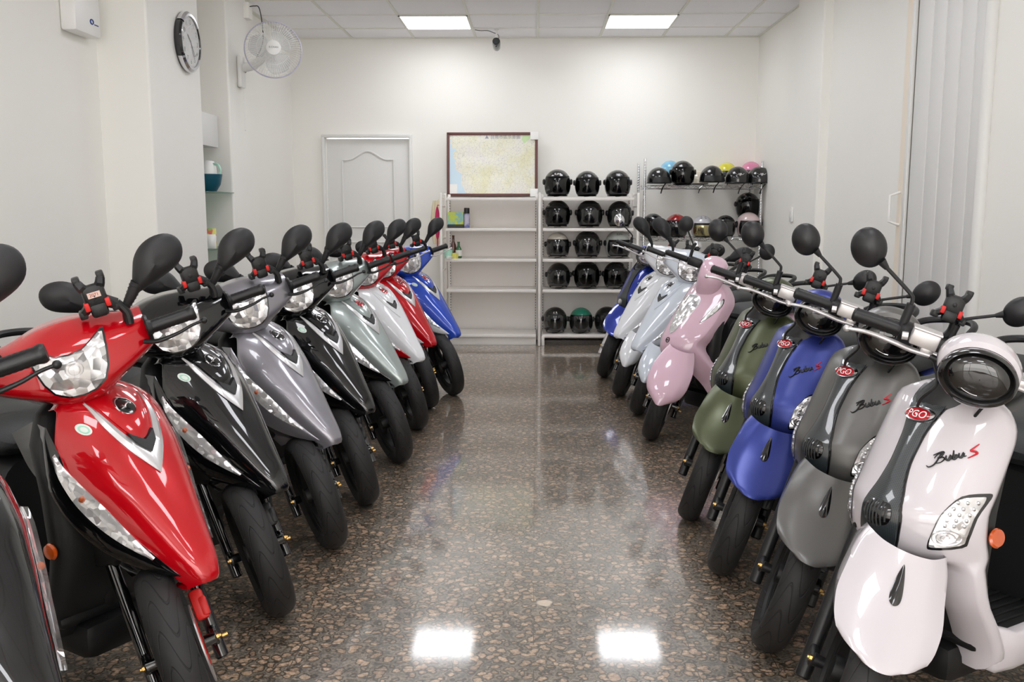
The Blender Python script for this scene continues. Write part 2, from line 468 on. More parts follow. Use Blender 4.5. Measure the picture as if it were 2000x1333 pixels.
# wall with a door opening at the back
g = MB()
g.box(((-2.75-2.06)/2, BACK+.05, CEIL/2), (.69, .1, CEIL)).box(((-1.24+2.3)/2, BACK+.05, CEIL/2), (3.54, .1, CEIL))
g.box(((-2.06-1.24)/2, BACK+.05, (CEIL+1.975)/2), (.82, .1, CEIL-1.975))
struct('wall_back', g, M['wall'])
# left wall: near wall, column with clock, recess, second column, far wall
g = MB()
g.box((XL-.1, (FRONT+5.57)/2, CEIL/2), (.2, 5.57-FRONT, CEIL))
g.box((-2.75, 6.73, CEIL/2), (.1, .60, CEIL))
g.box((XLB-.15, (7.51+BACK)/2, CEIL/2), (.3, BACK-7.51, CEIL))
struct('wall_left', g, M['wall'])
def column(name, x0, x1, y0, y1):
    g = MB().box(((x0+x1)/2, (y0+y1)/2, CEIL/2), (x1-x0, y1-y0, CEIL), .012)
    return struct(name, g, M['wall'])
column('wall_left_column', -2.75, -2.25, 5.57, 6.43)
column('wall_left_pier', -2.75, -2.25, 7.02, 7.51)
# right wall: far wall, column, middle wall, folding door bay, near wall
g = MB()
g.box((XR+.1, (7.0+BACK)/2, CEIL/2), (.2, BACK-7.0, CEIL))
g.box((XR+.1, (5.6+7.0)/2, CEIL/2), (.2, 1.4, CEIL))
g.box((XR+.16, 5.1, CEIL/2), (.2, .998, CEIL))
g.box((XR+.1, (4.6+FRONT)/2, CEIL/2), (.2, 4.6-FRONT, CEIL))
struct('wall_right', g, M['wall'])
column('wall_right_column', 2.08, 2.35, 7.08, 7.766)
slab('trim_1', 2.12, 2.2, 5.52, 5.60, 0, CEIL, M['reveal'])
# beam end at the ceiling over the second column
# shop front (behind the camera)
g = MB()
g.box((-.2, FRONT-.05, 2.85), (5.2, .12, .35)).box((-2.6, FRONT-.05, 1.4), (.35, .12, 2.8)).box((2.2, FRONT-.05, 1.4), (.35, .12, 2.8))
struct('wall_front', g, M['wall'])
g = MB()
for x in (-1.2, .95): g.box((x, FRONT, 1.3), (.06, .06, 2.6))
g.box((-.2, FRONT, 2.62), (4.5, .06, .06)).box((-.2, FRONT, .05), (4.5, .06, .1))
struct('window_1', g, M['alu'])
# ceiling bars
g = MB()
XS = [.02+.6*k for k in range(-4, 4)]
YS = [8.90-.6*k for k in range(0, 21)]
for x in XS: g.box((x, (FRONT+BACK)/2, CEIL-.004), (.022, BACK-FRONT, .008))
for y in YS: g.box((-.12, y, CEIL-.003), (4.9, .022, .006))
g.box((-.12, BACK-.01, CEIL-.006), (4.7, .02, .012)).box((XLB+.01, 8.45, CEIL-.006), (.02, 1.85, .012)).box((XR-.01, 8.5, CEIL-.006), (.02, 1.7, .012))
struct('trim_2', g, M['tbar'])
# floor edge
slab('baseboard_back', -1.2, 2.15, BACK-.012, BACK, 0, .08, M['greyplastic'])

# ceiling lights
def light_panel(x, y, lab):
    e = empty('ceiling_light', (x, y, CEIL-.011), label=lab, cat='light', group='ceiling light panels')
    f = MB()
    for sx in (-1, 1): f.box((sx*.292, 0, .002), (.014, .598, .012)).box((0, sx*.292, .002), (.598, .014, .012))
    f.build('frame', M['tbar'], e, smooth=False)
    MB().box((0, 0, .003), (.57, .57, .006)).build('diffuser', M['panel'], e, smooth=False)
    return e
rows = [8.60, 6.80, 5.00, 3.20, 1.40, -.40, -2.2]
words = ['nearest the back wall', 'second row from the back wall', 'third row from the back wall', 'over the middle of the parked scooters', 'above the front scooters', 'over the entrance half of the aisle', 'closest to the shop front']
for j, y in enumerate(rows):
    for x, side in ((-.88, 'left'), (.92, 'right')):
        light_panel(x, y, 'glowing square white ceiling panel on the %s, %s' % (side, words[j]))

# ---- back door
d = empty('door_1', (-1.65, BACK, 0)); d['kind'] = 'structure'
f = MB()
f.box((-.435, -.02, .99), (.03, .05, 1.98), .006).box((.435-.01, -.02, .99), (.03, .05, 1.98), .006).box((-.005, -.02, 1.99), (.89, .05, .03), .006)
f.build('door_frame', M['door'], d)
leaf = MB().box((-.005, .03, .985), (.82, .04, 1.96), .003)
leaf.build('door_leaf', M['door'], d)
def arch(y, x0, x1, z0, z1, rise, r):
    pts = [(x0, y, z0), (x0, y, z1)]
    n = 16
    for k in range(n+1):
        t = k/n; x = x0+(x1-x0)*t
        s = max(0, min(1, (t-.12)/.76)); pts.append((x, y, z1+rise*(.5-.5*math.cos(2*PI*s))))
    pts += [(x1, y, z0), (x0, y, z0)]
    return MB().tube(pts, r, 6)
a = arch(.008, -.26, .25, 1.10, 1.76, .085, .011); a.build('raised_panel', M['door'], d)
a = arch(.008, -.26, .25, .18, .95, 0, .011); a.build('raised_panel', M['door'], d)
h = MB().lathe([(.0, 0), (.022, 0), (.024, .02), (.012, .03), (.012, .05), (.026, .06), (.026, .085), (.0, .095)], 16, T(.34, .005, .98) @ Rx(90))
h.build('door_knob', M['chrome'], d)

# ---- folding door on the right wall
e = empty('door_2', (0, 0, 0)); e['kind'] = 'structure'
ys = [5.48, 5.27, 5.10, 4.92, 4.76, 4.62]
for i in range(5):
    y0, y1 = ys[i], ys[i+1]; zz = CEIL-.02
    prof = [(2.150, y0), (2.136, y0-.003), (2.133, y0-.01), (2.133, y1+.006), (2.138, y1+.002), (2.150, y1)]
    rows_ = [[Vector((x, y, z)) for x, y in prof] for z in (.02, zz)]
    MB().grid(rows_).build('folding_panel', M['door'], e, sharp=50)
g = MB()
for z in (.02, CEIL-.03): g.box((2.15, 5.05, z), (.03, .9, .03))
g.build('door_track', M['door'], e, smooth=False)
MB().box((2.125, 5.50, CEIL/2), (.02, .035, CEIL-.06), .004).build('leading_edge', M['door'], e)
hp = [(2.118, 5.555, 1.19), (2.06, 5.555, 1.21), (2.06, 5.555, 1.36), (2.118, 5.555, 1.38)]
MB().tube(hp, .009, 8).build('door_handle', M['white'], e)
MB().tube([(2.135, 4.60, .02), (2.135, 4.60, CEIL-.02)], .03, 16).build('end_post', M['door'], e)

# ---- light switch on right wall
s = MB().box((2.145, 7.73-.0, 1.21), (.012, .07, .115), .004)
s = empty('wall_switch', (2.072, 7.70, 1.235), label='small white switch plate low on the right wall column behind the scooters', cat='switch')
MB().box((0, 0, 0), (.014, .075, .115), .004).build('plate', M['white'], s)
MB().box((-.008, 0, .0), (.006, .03, .05), .002).build('rocker', M['white'], s)

# ---- outlet and cord for the fan, top of second column
e = empty('ceiling_outlet', (-2.235, 7.50, 2.80), label='small beige outlet box under the ceiling beside the wall fan', cat='outlet')
MB().box((0, 0, 0), (.05, .10, .12), .006).build('box', M['wall'], e)
MB().tube([(.02, -.02, .03), (.06, -.02, .035), (.10, -.03, .02), (.12, -.03, -.10), (.12, -.04, -.25), (.07, -.15, -.42), (-.0, -.22, -.52)], .004, 6, smooth=6).build('cord', M['greyplastic'], e)

# ---- wall fan
fan = empty('wall_fan', (-2.25, 7.27, 2.31), label='white wall-mounted fan with round wire cage on the left pier', cat='fan')
b = MB().box((.02, 0, 0), (.04, .11, .24), .02)
b.build('wall_bracket', M['white'], fan)
arm = MB().tube([(.03, 0, .03), (.12, -.01, .05), (.20, -.03, .10), (.24, -.05, .115)], [.035, .034, .032, .035], 12, smooth=5)
arm.build('arm', M['white'], fan)
hm = T(.315, -.17, .135) @ Rz(-75) @ Ry(90) @ Rz(0)
hmm = T(.315, -.17, .135) @ Rz(-72) @ Ry(84)
MB().lathe([(.0, -.16), (.05, -.15), (.065, -.11), (.062, -.06), (.04, -.03), (0, -.03)], 20, hmm).build('motor_housing', M['white'], fan)
bl = MB()
for k in range(3):
    a0 = 2*PI*k/3+.3; rws = []
    for i in range(9):
        r = .035+.145*i/8; wd = 1.12*math.sin(PI*(.22+.66*i/8)); rr = []
        for j in range(7):
            t = a0+(j/6-.5)*wd*1.5; rr.append(Vector((r*math.cos(t), r*math.sin(t), .01+.025*(j/6-.5)*1.6)))
        rws.append(rr)
    bl.grid(rws)
M['blade'] = mat_glass('translucent_blade', (240, 241, 246), .22, .5)
o = MB(); o.add(bl.V, bl.F, hmm); o.build('blades', M['blade'], fan)
gd = MB(); Rg = .205
for k in range(64):
    t = 2*PI*k/64; c, s_ = math.cos(t), math.sin(t)
    for sg in (1, -1):
        gd.tube([(c*.03, s_*.03, .055*sg), (c*.12, s_*.12, .05*sg), (c*.18, s_*.18, .03*sg), (c*Rg, s_*Rg, 0)], .0015, 4, cap=False)
g2 = MB(); g2.add(gd.V, gd.F, hmm)
for rr, zz in ((.12, .05), (.17, .034), (.12, -.05)):
    c = MB().tube([(rr*math.cos(2*PI*k/40), rr*math.sin(2*PI*k/40), zz) for k in range(41)], .0013, 4, cap=False); g2.add(c.V, c.F, hmm)
g2.build('wire_guard', M['white'], fan)
M['lilac'] = mat_simple('pale_lilac_plastic', (186, 184, 204), .3)
c = MB().tube([(Rg*math.cos(2*PI*k/60), Rg*math.sin(2*PI*k/60), 0) for k in range(61)], .005, 8, cap=False)
o = MB(); o.add(c.V, c.F, hmm); o.build('guard_rim', M['lilac'], fan)
MB().lathe([(0, .045), (.05, .045), (.055, .055), (.052, .064), (.03, .072), (0, .074)], 24, hmm).build('hub_cap', M['white'], fan)
t = MB().text('E-CHAN', .018, lambda u, v: hmm @ Vector((-v, u, .0745))); t.build('hub_lettering', M['greyplastic'], fan)
MB().tube([(.03, 0, -.12), (.035, 0, -.3), (.035, 0, -.42)], .0018, 5).build('pull_cord', M['white'], fan)
MB().ball((.035, 0, -.43), .007).build('pull_knob', M['white'], fan)

# ---- wall clock
ck = empty('wall_clock', (-2.25, 6.16, 2.341), label='round analogue wall clock with black and chrome rim on the left column', cat='clock')
CM = Ry(90) @ Rz(90)     # local z -> +x out of the wall ; local x -> y ; local y -> z
MB().lathe([(.0, 0), (.178, 0), (.183, .012), (.183, .035), (.172, .047), (.160, .047), (.155, .038), (0, .038)], 48, CM).build('case', M['gloss_black'], ck)
def arc_band(a0, a1):
    g = MB(); rws = []
    for k in range(25):
        t = a0+(a1-a0)*k/24
        rws.append([Vector((r*math.cos(t), r*math.sin(t), h)) for r, h in ((.182, .008), (.187, .015), (.187, .038), (.173, .051), (.158, .050), (.157, .04))])
    g.grid(rws); o = MB(); o.add(g.V, g.F, CM); return o
arc_band(R(40), R(140)).build('chrome_arc', M['chrome'], ck); arc_band(R(215), R(325)).build('chrome_arc', M['chrome'], ck)
MB().lathe([(0, .039), (.157, .039), (.157, .0395), (0, .0395)], 48, CM).build('dial', M['white'], ck)
g = MB()
for k in range(12):
    t = R(90-30*(k+1)); cx, cy = .122*math.cos(t), .122*math.sin(t)
    g.text(str(k+1), .042, lambda u, v, cx=cx, cy=cy: CM @ Vector((cx+u, cy+v, .0402)))
for k in range(60):
    t = 2*PI*k/60; o = MB().box((0, .15, .0401), (.0012, .006, .0004)); g.add(o.V, o.F, CM @ Rz(math.degrees(t)))
g.build('numerals', M['greyplastic'], ck, smooth=False)
for nm, ang, ln, w in (('hour_hand', 52, .075, .007), ('minute_hand', 210, .11, .005), ('second_hand', 222, .12, .002)):
    o = MB().box((0, ln/2-.01, .0425), (w, ln, .001)); g = MB(); g.add(o.V, o.F, CM @ Rz(ang)); g.build(nm, M['plastic'], ck, smooth=False)
MB().lathe([(0, .0435), (.155, .0435), (.155, .044), (0, .044)], 48, CM).build('clock_glass', mat_glass('clock_glass', (250, 250, 250), .03), ck)

# ---- control box high on the near left wall
bx = empty('junction_box', (XL, 5.30, 2.345), label='white plastic control box high on the near left wall with conduits', cat='box')
MB().box((.045, 0, 0), (.09, .30, .22), .018).build('housing', M['white'], bx)
g = MB()
for k in range(3): g.tube([(.03+.012*k, -.05+.05*k, .11), (.03+.02*k, -.045+.05*k, .3), (.02, -.04+.045*k, .6)], .014, 10, smooth=4)
g.build('conduits', M['white'], bx)
M['blueink'] = mat_simple('blue_print', (40, 70, 140), .5)
rg = MB().tube([(.0915, .03+.018*math.cos(2*PI*k/20), -.035+.012*math.sin(2*PI*k/20)) for k in range(21)], .004, 6)
rg.build('printed_mark', M['blueink'], bx)
MB().box((.091, .085, -.045), (.001, .05, .006)).build('printed_line', M['blueink'], bx)

# ---- recess: cabinet, glass shelves, bowl, pitcher
cb = empty('wall_cabinet', (-2.52, 6.71, 1.727), label='small white wall cabinet inside the left recess above the teal bowl', cat='cabinet')
MB().box((.0, 0, .115), (.36, .50, .23), .004).build('carcass', M['white'], cb)
MB().box((.188, 0, .115), (.014, .50, .23), .003).build('door', M['door'], cb)
M['shelfglass'] = mat_glass('green_glass', (190, 215, 205), .1)
for z, lab in ((1.40, 'greenish glass shelf in the left recess holding the teal bowl'), (1.0, 'lower glass shelf in the left recess holding snack packets')):
    o = MB().box((-2.47, 6.73, z), (.46, .56, .008), .002).build('glass_shelf', M['shelfglass']); tag(o, lab, 'shelf')
M['teal'] = mat_simple('teal_plastic', (14, 84, 104), .35, noise_amt=.08)
bw = MB().lathe([(.0, .0), (.05, .0), (.058, .006), (.085, .05), (.096, .105), (.099, .122), (.094, .122), (.09, .105), (.078, .05), (.05, .012), (0, .01)], 32)
o = bw.build('bowl', M['teal'], loc=(-2.33, 6.72, 1.405)); tag(o, 'teal plastic bowl on the glass shelf in the left recess', 'bowl')
pk = empty('pitcher', (-2.335, 6.72, 1.43), label='white pitcher with pale green handle standing in the teal bowl', cat='pitcher')
MB().lathe([(0, 0), (.05, .0), (.058, .02), (.062, .10), (.055, .15), (.04, .19), (.0, .195)], 24, T(0, 0, 0) @ Rx(-12)).build('body', M['white'], pk)
M['mint'] = mat_simple('mint_plastic', (176, 222, 204), .3)
MB().tube([(.03, .02, .17), (.075, .01, .165), (.095, .0, .12), (.085, -.01, .085)], .009, 8, smooth=5).build('handle', M['mint'], pk)
M['orangep'] = mat_simple('orange_wrapper', (232, 108, 50), .5)
o = MB().tube([(0, 0, .008), (.02, -.01, .012), (.045, .0, .008), (.06, -.015, .009)], [.006, .009, .008, .004], 8, smooth=4).build('hair_clip', M['orangep'], loc=(-2.385, 6.60, 1.404)); tag(o, 'small orange clip in front of the teal bowl on the glass shelf', 'clip')
def mat_packet():
    m, nt, b = mk('packet_print'); b.inputs['Roughness'].default_value = .35
    tc = nt.nodes.new('ShaderNodeTexCoord'); v = nt.nodes.new('ShaderNodeTexVoronoi'); v.inputs['Scale'].default_value = 28
    cr = nt.nodes.new('ShaderNodeValToRGB'); cr.color_ramp.interpolation = 'CONSTANT'; e = cr.color_ramp.elements
    e[0].color = lin((226, 222, 120)); e[1].position = .35; e[1].color = lin((150, 200, 90))
    x = e.new(.6); x.color = lin((240, 236, 226)); x = e.new(.8); x.color = lin((226, 120, 110))
    s = nt.nodes.new('ShaderNodeSeparateColor')
    nt.links.new(tc.outputs['Object'], v.inputs['Vector']); nt.links.new(v.outputs['Color'], s.inputs[0])
    nt.links.new(s.outputs[0], cr.inputs[0]); nt.links.new(cr.outputs[0], b.inputs['Base Color']); return m
M['packet'] = mat_packet()
def packet(w, h, t):
    rws = []
    for i in range(9):
        z = h*i/8; th = t*math.sin(PI*i/8)**.5; rws.append([Vector((w/2*math.cos(2*PI*k/16), th/2*math.sin(2*PI*k/16)*1.0, z)) for k in range(16)])
    return MB().grid(rws, closed=True, caps=True)
o = packet(.12, .14, .05).build('snack_packet', M['packet'], loc=(-2.315, 6.62, 1.005)); tag(o, 'yellow and green snack packet on the lower glass shelf', 'packet')
o = packet(.07, .10, .04).build('snack_packet', M['white'], loc=(-2.275, 6.56, 1.005), rot=(0, 0, .3)); tag(o, 'plain white packet beside the yellow and green snack packet', 'packet')

# ---- security camera
sc = empty('security_camera', (-.362, 8.98, CEIL), label='dark security camera hanging from the ceiling by the back wall', cat='camera')
MB().lathe([(0, 0), (.022, 0), (.022, -.008), (.009, -.014), (.009, -.085), (.013, -.09), (0, -.095)], 16).build('mount', M['white'], sc)
cm = T(0, -.015, -.140) @ Rx(72) @ Matrix.Scale(1.15, 4)
MB().lathe([(0, -.06), (.026, -.06), (.032, -.04), (.034, .04), (.03, .06), (0, .06)], 24, cm).build('housing', M['gloss_black'], sc)
g = MB().lathe([(0, .061), (.024, .061), (.024, .064), (0, .064)], 20, cm)
for k in range(8):
    q = MB().ball((.018*math.cos(PI*k/4), .018*math.sin(PI*k/4), .064), .003, 8, 6); g.add(q.V, q.F, cm)
g.build('lens_ring', M['greyplastic'], sc)
MB().ball((0, -.088, -.163), .014, 12, 8).build('lens', M['smoke'], sc)
MB().tube([(-.20, .0, -.004), (-.15, .0, -.012), (-.08, 0, -.012), (-.03, .0, -.03), (.015, .0, -.05), (.02, .0, -.09), (0, .01, -.11)], .003, 6, smooth=5).build('cable', M['plastic'], sc)

# ---- gondola shelving
Z_SH = [1.385, 1.103, .818, .531, .105]
def gondola(x0, x1, lab, last_kick):
    e = empty('display_shelf', (x0, 8.76, 0), label=lab, cat='shelf', group='white metal shelving units along the back wall')
    w = x1-x0; back = 9.20-8.76
    MB().box((w/2, back+.01, .70), (w, .015, 1.38)).build('back_panel', M['shelf'], e, smooth=False)
    MB().box((w/2, back-.0, .505), (w, .003, .003)).build('panel_joint', M['slot'], e, smooth=False)
    for x, s in ((.012, 1), (w-.012, -1)):
        MB().box((x, back-.025, .71), (.028, .035, 1.42), .004).build('upright', M['shelf'], e)
        g = MB()
        for k in range(52): g.box((x+s*.008, back-.044, .06+k*.026), (.005, .004, .013))
        g.build('slot_strip', M['slot'], e, smooth=False)
    for i, z in enumerate(Z_SH):
        d = .40; t = .022
        g = MB().box((w/2, back-.02-d/2, z-.004), (w-.035, d, .008)).box((w/2, back-.02-d, z-.014), (w-.03, .012, t+.006), .003)
        g.build('shelf_board', M['shelf'], e)
    if last_kick: MB().box((w/2, .05, .045), (w-.03, .012, .09), .003).build('kick_plate', M['shelf'], e)
    else:
        for x in (.02, w-.02): MB().box((x, .2, .045), (.03, .38, .09), .003).build('foot', M['shelf'], e)
    return e
def end_frame(x, lab, ztop=1.43):
    e = empty('shelf_end_frame', (x, 8.74, 0), label=lab, cat='frame', group='upright end frames of the white shelving')
    MB().box((0, 0, ztop/2), (.026, .03, ztop), .01).build('front_post', M['shelf'], e)
    MB().box((0, .44, ztop/2), (.026, .03, ztop), .008).build('rear_post', M['shelf'], e)
    g = MB()
    for z in (.1, .4, .7, 1.0, 1.3, ztop-.02): g.box((0, .22, z), (.006, .44, .012))
    for y in (.11, .22, .33): g.box((0, y, ztop/2), (.004, .004, ztop-.1))
    g.build('side_mesh', M['shelf'], e, smooth=False)
gondola(-.845, .028, 'mostly empty white shelving unit under the framed map', True)
gondola(.058, .93, 'white shelving unit full of black helmets, right of the empty one', False)
end_frame(-.872, 'slim white end frame on the door side of the empty shelving'); end_frame(.043, 'slim white end frame between the empty shelving and the helmet shelving'); end_frame(.95, 'slim white end frame between the helmet shelving and the chrome wire rack')

# ---- framed map
def mat_map():
    m, nt, b = mk('printed_map'); b.inputs['Roughness'].default_value = .45; b.inputs['Coat Weight'].default_value = .15
    tc = nt.nodes.new('ShaderNodeTexCoord')
    def N(sc, det=3):
        n = nt.nodes.new('ShaderNodeTexNoise'); n.inputs['Scale'].default_value = sc; n.inputs['Detail'].default_value = det
        nt.links.new(tc.outputs['Object'], n.inputs['Vector']); return n
    n1 = N(5); cr = nt.nodes.new('ShaderNodeValToRGB'); e = cr.color_ramp.elements
    e[0].position = .38; e[0].color = lin((230, 228, 220)); e[1].position = .66; e[1].color = lin((226, 224, 190)); x = e.new(.5); x.color = lin((232, 231, 214))
    nt.links.new(n1.outputs['Fac'], cr.inputs[0])
    # streets
    v = nt.nodes.new('ShaderNodeTexVoronoi'); v.feature = 'DISTANCE_TO_EDGE'; v.inputs['Scale'].default_value = 26
    nt.links.new(tc.outputs['Object'], v.inputs['Vector'])
    mr = nt.nodes.new('ShaderNodeMapRange'); mr.inputs['From Max'].default_value = .05; mr.inputs['To Min'].default_value = .35; mr.inputs['To Max'].default_value = 0
    nt.links.new(v.outputs['Distance'], mr.inputs['Value'])
    mx = nt.nodes.new('ShaderNodeMix'); mx.data_type = 'RGBA'; mx.inputs[7].default_value = lin((176, 170, 176))
    nt.links.new(mr.outputs[0], mx.inputs[0]); nt.links.new(cr.outputs[0], mx.inputs[6])
    # names
    n2 = N(95, 2); m2 = nt.nodes.new('ShaderNodeMapRange'); m2.inputs['From Min'].default_value = .62; m2.inputs['From Max'].default_value = .68; m2.inputs['To Max'].default_value = .6
    nt.links.new(n2.outputs['Fac'], m2.inputs['Value'])
    mx2 = nt.nodes.new('ShaderNodeMix'); mx2.data_type = 'RGBA'; mx2.inputs[7].default_value = lin((150, 156, 170))
    nt.links.new(m2.outputs[0], mx2.inputs[0]); nt.links.new(mx.outputs[2], mx2.inputs[6])
    # sea along the left edge
    sp = nt.nodes.new('ShaderNodeSeparateXYZ'); nt.links.new(tc.outputs['Object'], sp.inputs[0])
    n3 = N(3.5, 4)
    f1 = nt.nodes.new('ShaderNodeMath'); f1.operation = 'MULTIPLY_ADD'; f1.inputs[1].default_value = .55; f1.inputs[2].default_value = -.17
    nt.links.new(n3.outputs['Fac'], f1.inputs[0])
    f0 = nt.nodes.new('ShaderNodeMath'); f0.operation = 'ADD'
    nt.links.new(sp.outputs['X'], f0.inputs[0]); nt.links.new(f1.outputs[0], f0.inputs[1])
    f2 = nt.nodes.new('ShaderNodeMath'); f2.operation = 'MULTIPLY_ADD'; f2.inputs[1].default_value = .45; 
    nt.links.new(sp.outputs['Z'], f2.inputs[0]); nt.links.new(f0.outputs[0], f2.inputs[2])
    lt = nt.nodes.new('ShaderNodeMath'); lt.operation = 'LESS_THAN'; lt.inputs[1].default_value = -.235
    nt.links.new(f2.outputs[0], lt.inputs[0])
    mx3 = nt.nodes.new('ShaderNodeMix'); mx3.data_type = 'RGBA'; mx3.inputs[7].default_value = lin((204, 226, 240))
    nt.links.new(lt.outputs[0], mx3.inputs[0]); nt.links.new(mx2.outputs[2], mx3.inputs[6])
    nt.links.new(mx3.outputs[2], b.inputs['Base Color']); return m
mp = empty('framed_map', (-.418, 9.27, 1.709), rot=(R(-4), 0, 0), label='pale city map in a dark red wooden frame standing on the shelving', cat='map')
w, h = .885, .617
M['mapwood'] = mat_simple('dark_red_wood', (98, 58, 54), .4, noise_amt=.15, noise_scale=30)
g = MB()
for s in (-1, 1): g.box((s*(w/2-.013), 0, 0), (.027, .024, h), .004).box((0, 0, s*(h/2-.013)), (w, .024, .027), .004)
g.build('frame', M['mapwood'], mp)
MB().box((0, .002, 0), (w-.04, .006, h-.04)).build('map_sheet', mat_map(), mp, smooth=False)
M['print'] = mat_simple('map_print', (150, 150, 160), .5)
MB().text('\u25b2 \u53f0\u5357\u5e02\u5340\u793a\u610f\u5716', .042, lambda u, v: Vector((.10+u, -.0025, .262+v))).build('map_title', M['print'], mp)
M['green'] = mat_simple('map_green', (196, 222, 170), .4)
MB().prism([(.31, .2), (.37, .26), (.42, .282), (.30, .282), (.285, .24)], .0014, .0024, Rx(90)).build('map_park', M['green'], mp, smooth=False)
MB().box((-.385, -.002, -.235), (.085, .003, .09)).build('map_legend', M['white'], mp, smooth=False)
for z in (1, -1): MB().box((w/2-.034, -.008, z*(h/2-.034)), (.078, .03, .078), .005).build('corner_guard', M['white'], mp)

# ---- small goods on the empty unit
def at(x, z, y=8.85): return (x, y, z)
M['lime'] = M['packet']
def mat_label(name, c1, c2):
    m, nt, b = mk(name); b.inputs['Roughness'].default_value = .35
    tc = nt.nodes.new('ShaderNodeTexCoord'); n = nt.nodes.new('ShaderNodeTexNoise'); n.inputs['Scale'].default_value = 14
    nt.links.new(tc.outputs['Object'], n.inputs['Vector']); cr = nt.nodes.new('ShaderNodeValToRGB')
    cr.color_ramp.elements[0].position = .44; cr.color_ramp.elements[0].color = lin(c1)
    cr.color_ramp.elements[1].position = .56; cr.color_ramp.elements[1].color = lin(c2)
    nt.links.new(n.outputs['Fac'], cr.inputs[0]); nt.links.new(cr.outputs[0], b.inputs['Base Color']); return m
o = MB().box((-.745, 8.88, 1.12), (.155, .10, .03), .004).build('tray', M['greyplastic']); tag(o, 'flat dark grey tray under the lime green box on the shelving', 'tray')
o = MB().box((-.745, 8.88, 1.193), (.15, .09, .115), .003).build('printed_box', mat_label('lime_box_print', (196, 212, 70), (130, 190, 190)), smooth=False); tag(o, 'lime green and blue printed box on the shelf below the map', 'box')
sp = empty('spray_can', (-.64, 8.86, 1.103), label='tall spray can with black cap beside the lime green box', cat='can')
MB().lathe([(0, 0), (.027, 0), (.029, .004), (.029, .125), (.026, .134), (0, .134)], 20).build('can', mat_label('can_print', (196, 192, 214), (110, 120, 170)), sp)
MB().lathe([(0, .134), (.026, .134), (.026, .182), (.023, .188), (0, .188)], 20).build('cap', M['plastic'], sp)
M['brown'] = mat_simple('brown_glass', (86, 34, 22), .12, 0, 1); M['greeng'] = mat_simple('green_glass_bottle', (24, 96, 48), .12, 0, 1)
prof = [(0, 0), (.027, 0), (.03, .01), (.03, .10), (.026, .125), (.012, .16), (.011, .20), (.013, .203), (.013, .215), (0, .215)]
b1 = empty('bottle', (-.775, 8.93, .818), label='brown glass bottle at the back of the second shelf down', cat='bottle'); MB().lathe(prof, 18).build('glass_body', M['brown'], b1)
b2 = empty('bottle', (-.722, 8.90, .818), label='green glass bottle with white label beside the brown bottle', cat='bottle')
MB().lathe([(r, z*.72) for r, z in prof], 18).build('glass_body', M['greeng'], b2); MB().lathe([(.0308, .02), (.0312, .022), (.0312, .075), (.0308, .077)], 18).build('paper_label', M['white'], b2)
o = MB().lathe([(0, 0), (.036, 0), (.042, .05), (.044, .085), (.03, .088), (0, .086)], 20).build('plastic_tub', M['mint'], loc=(-.815, 8.83, .818)); tag(o, 'pale green plastic tub at the left end of the second shelf', 'tub')
o = MB().lathe([(0, 0), (.03, 0), (.034, .03), (.032, .05), (.0, .055)], 20).build('plastic_tub', mat_simple('yellow_plastic', (226, 220, 110), .4), loc=(-.752, 8.82, .818)); tag(o, 'small yellow tub in front of the brown bottle', 'tub')
o = MB().lathe([(0, 0), (.028, 0), (.03, .022), (.0, .025)], 20).build('dish', M['white'], loc=(-.80, 8.775, .818)); tag(o, 'low white dish at the front edge of the second shelf', 'dish')
# things hanging left of the shelving
rws = []
for i in range(14):
    z = 1.30-.40*i/13; r = .005+.016*math.sin(PI*min(1, i/10))**.7 if i < 13 else .012
    rws.append([Vector((-.918+r*(1+.25*math.sin(5*2*PI*k/20))*math.cos(2*PI*k/20), 8.86+r*(1+.25*math.sin(5*2*PI*k/20))*math.sin(2*PI*k/20), z)) for k in range(20)])
o = MB().grid(rws, closed=True, caps=True).tube([(-.918, 8.86, 1.295), (-.915, 8.86, 1.315), (-.87, 8.82, 1.315), (-.872, 8.75, 1.31)], .004, 6).build('hanging_cloth', mat_simple('magenta_cloth', (206, 40, 100), .7)); tag(o, 'magenta cloth hanging from the left end of the shelving', 'cloth')
rws = []
for i in range(10):
    t = i/9; z = 1.36-.42*t; wd = .045+.03*math.sin(PI*t)
    rws.append([Vector((-.955+.8*wd*math.cos(2*PI*k/18), 9.17+.03*(1+.2*math.sin(3*k))*math.sin(2*PI*k/18), z)) for k in range(18)])
o = MB().grid(rws, closed=True, caps=True).tube([(-.955, 9.17, 1.35), (-.92, 9.18, 1.385), (-.875, 9.18, 1.385)], .004, 6).build('hanging_bag', mat_simple('cream_bag', (232, 222, 192), .7)); tag(o, 'cream cloth bag hanging behind the magenta cloth', 'bag')

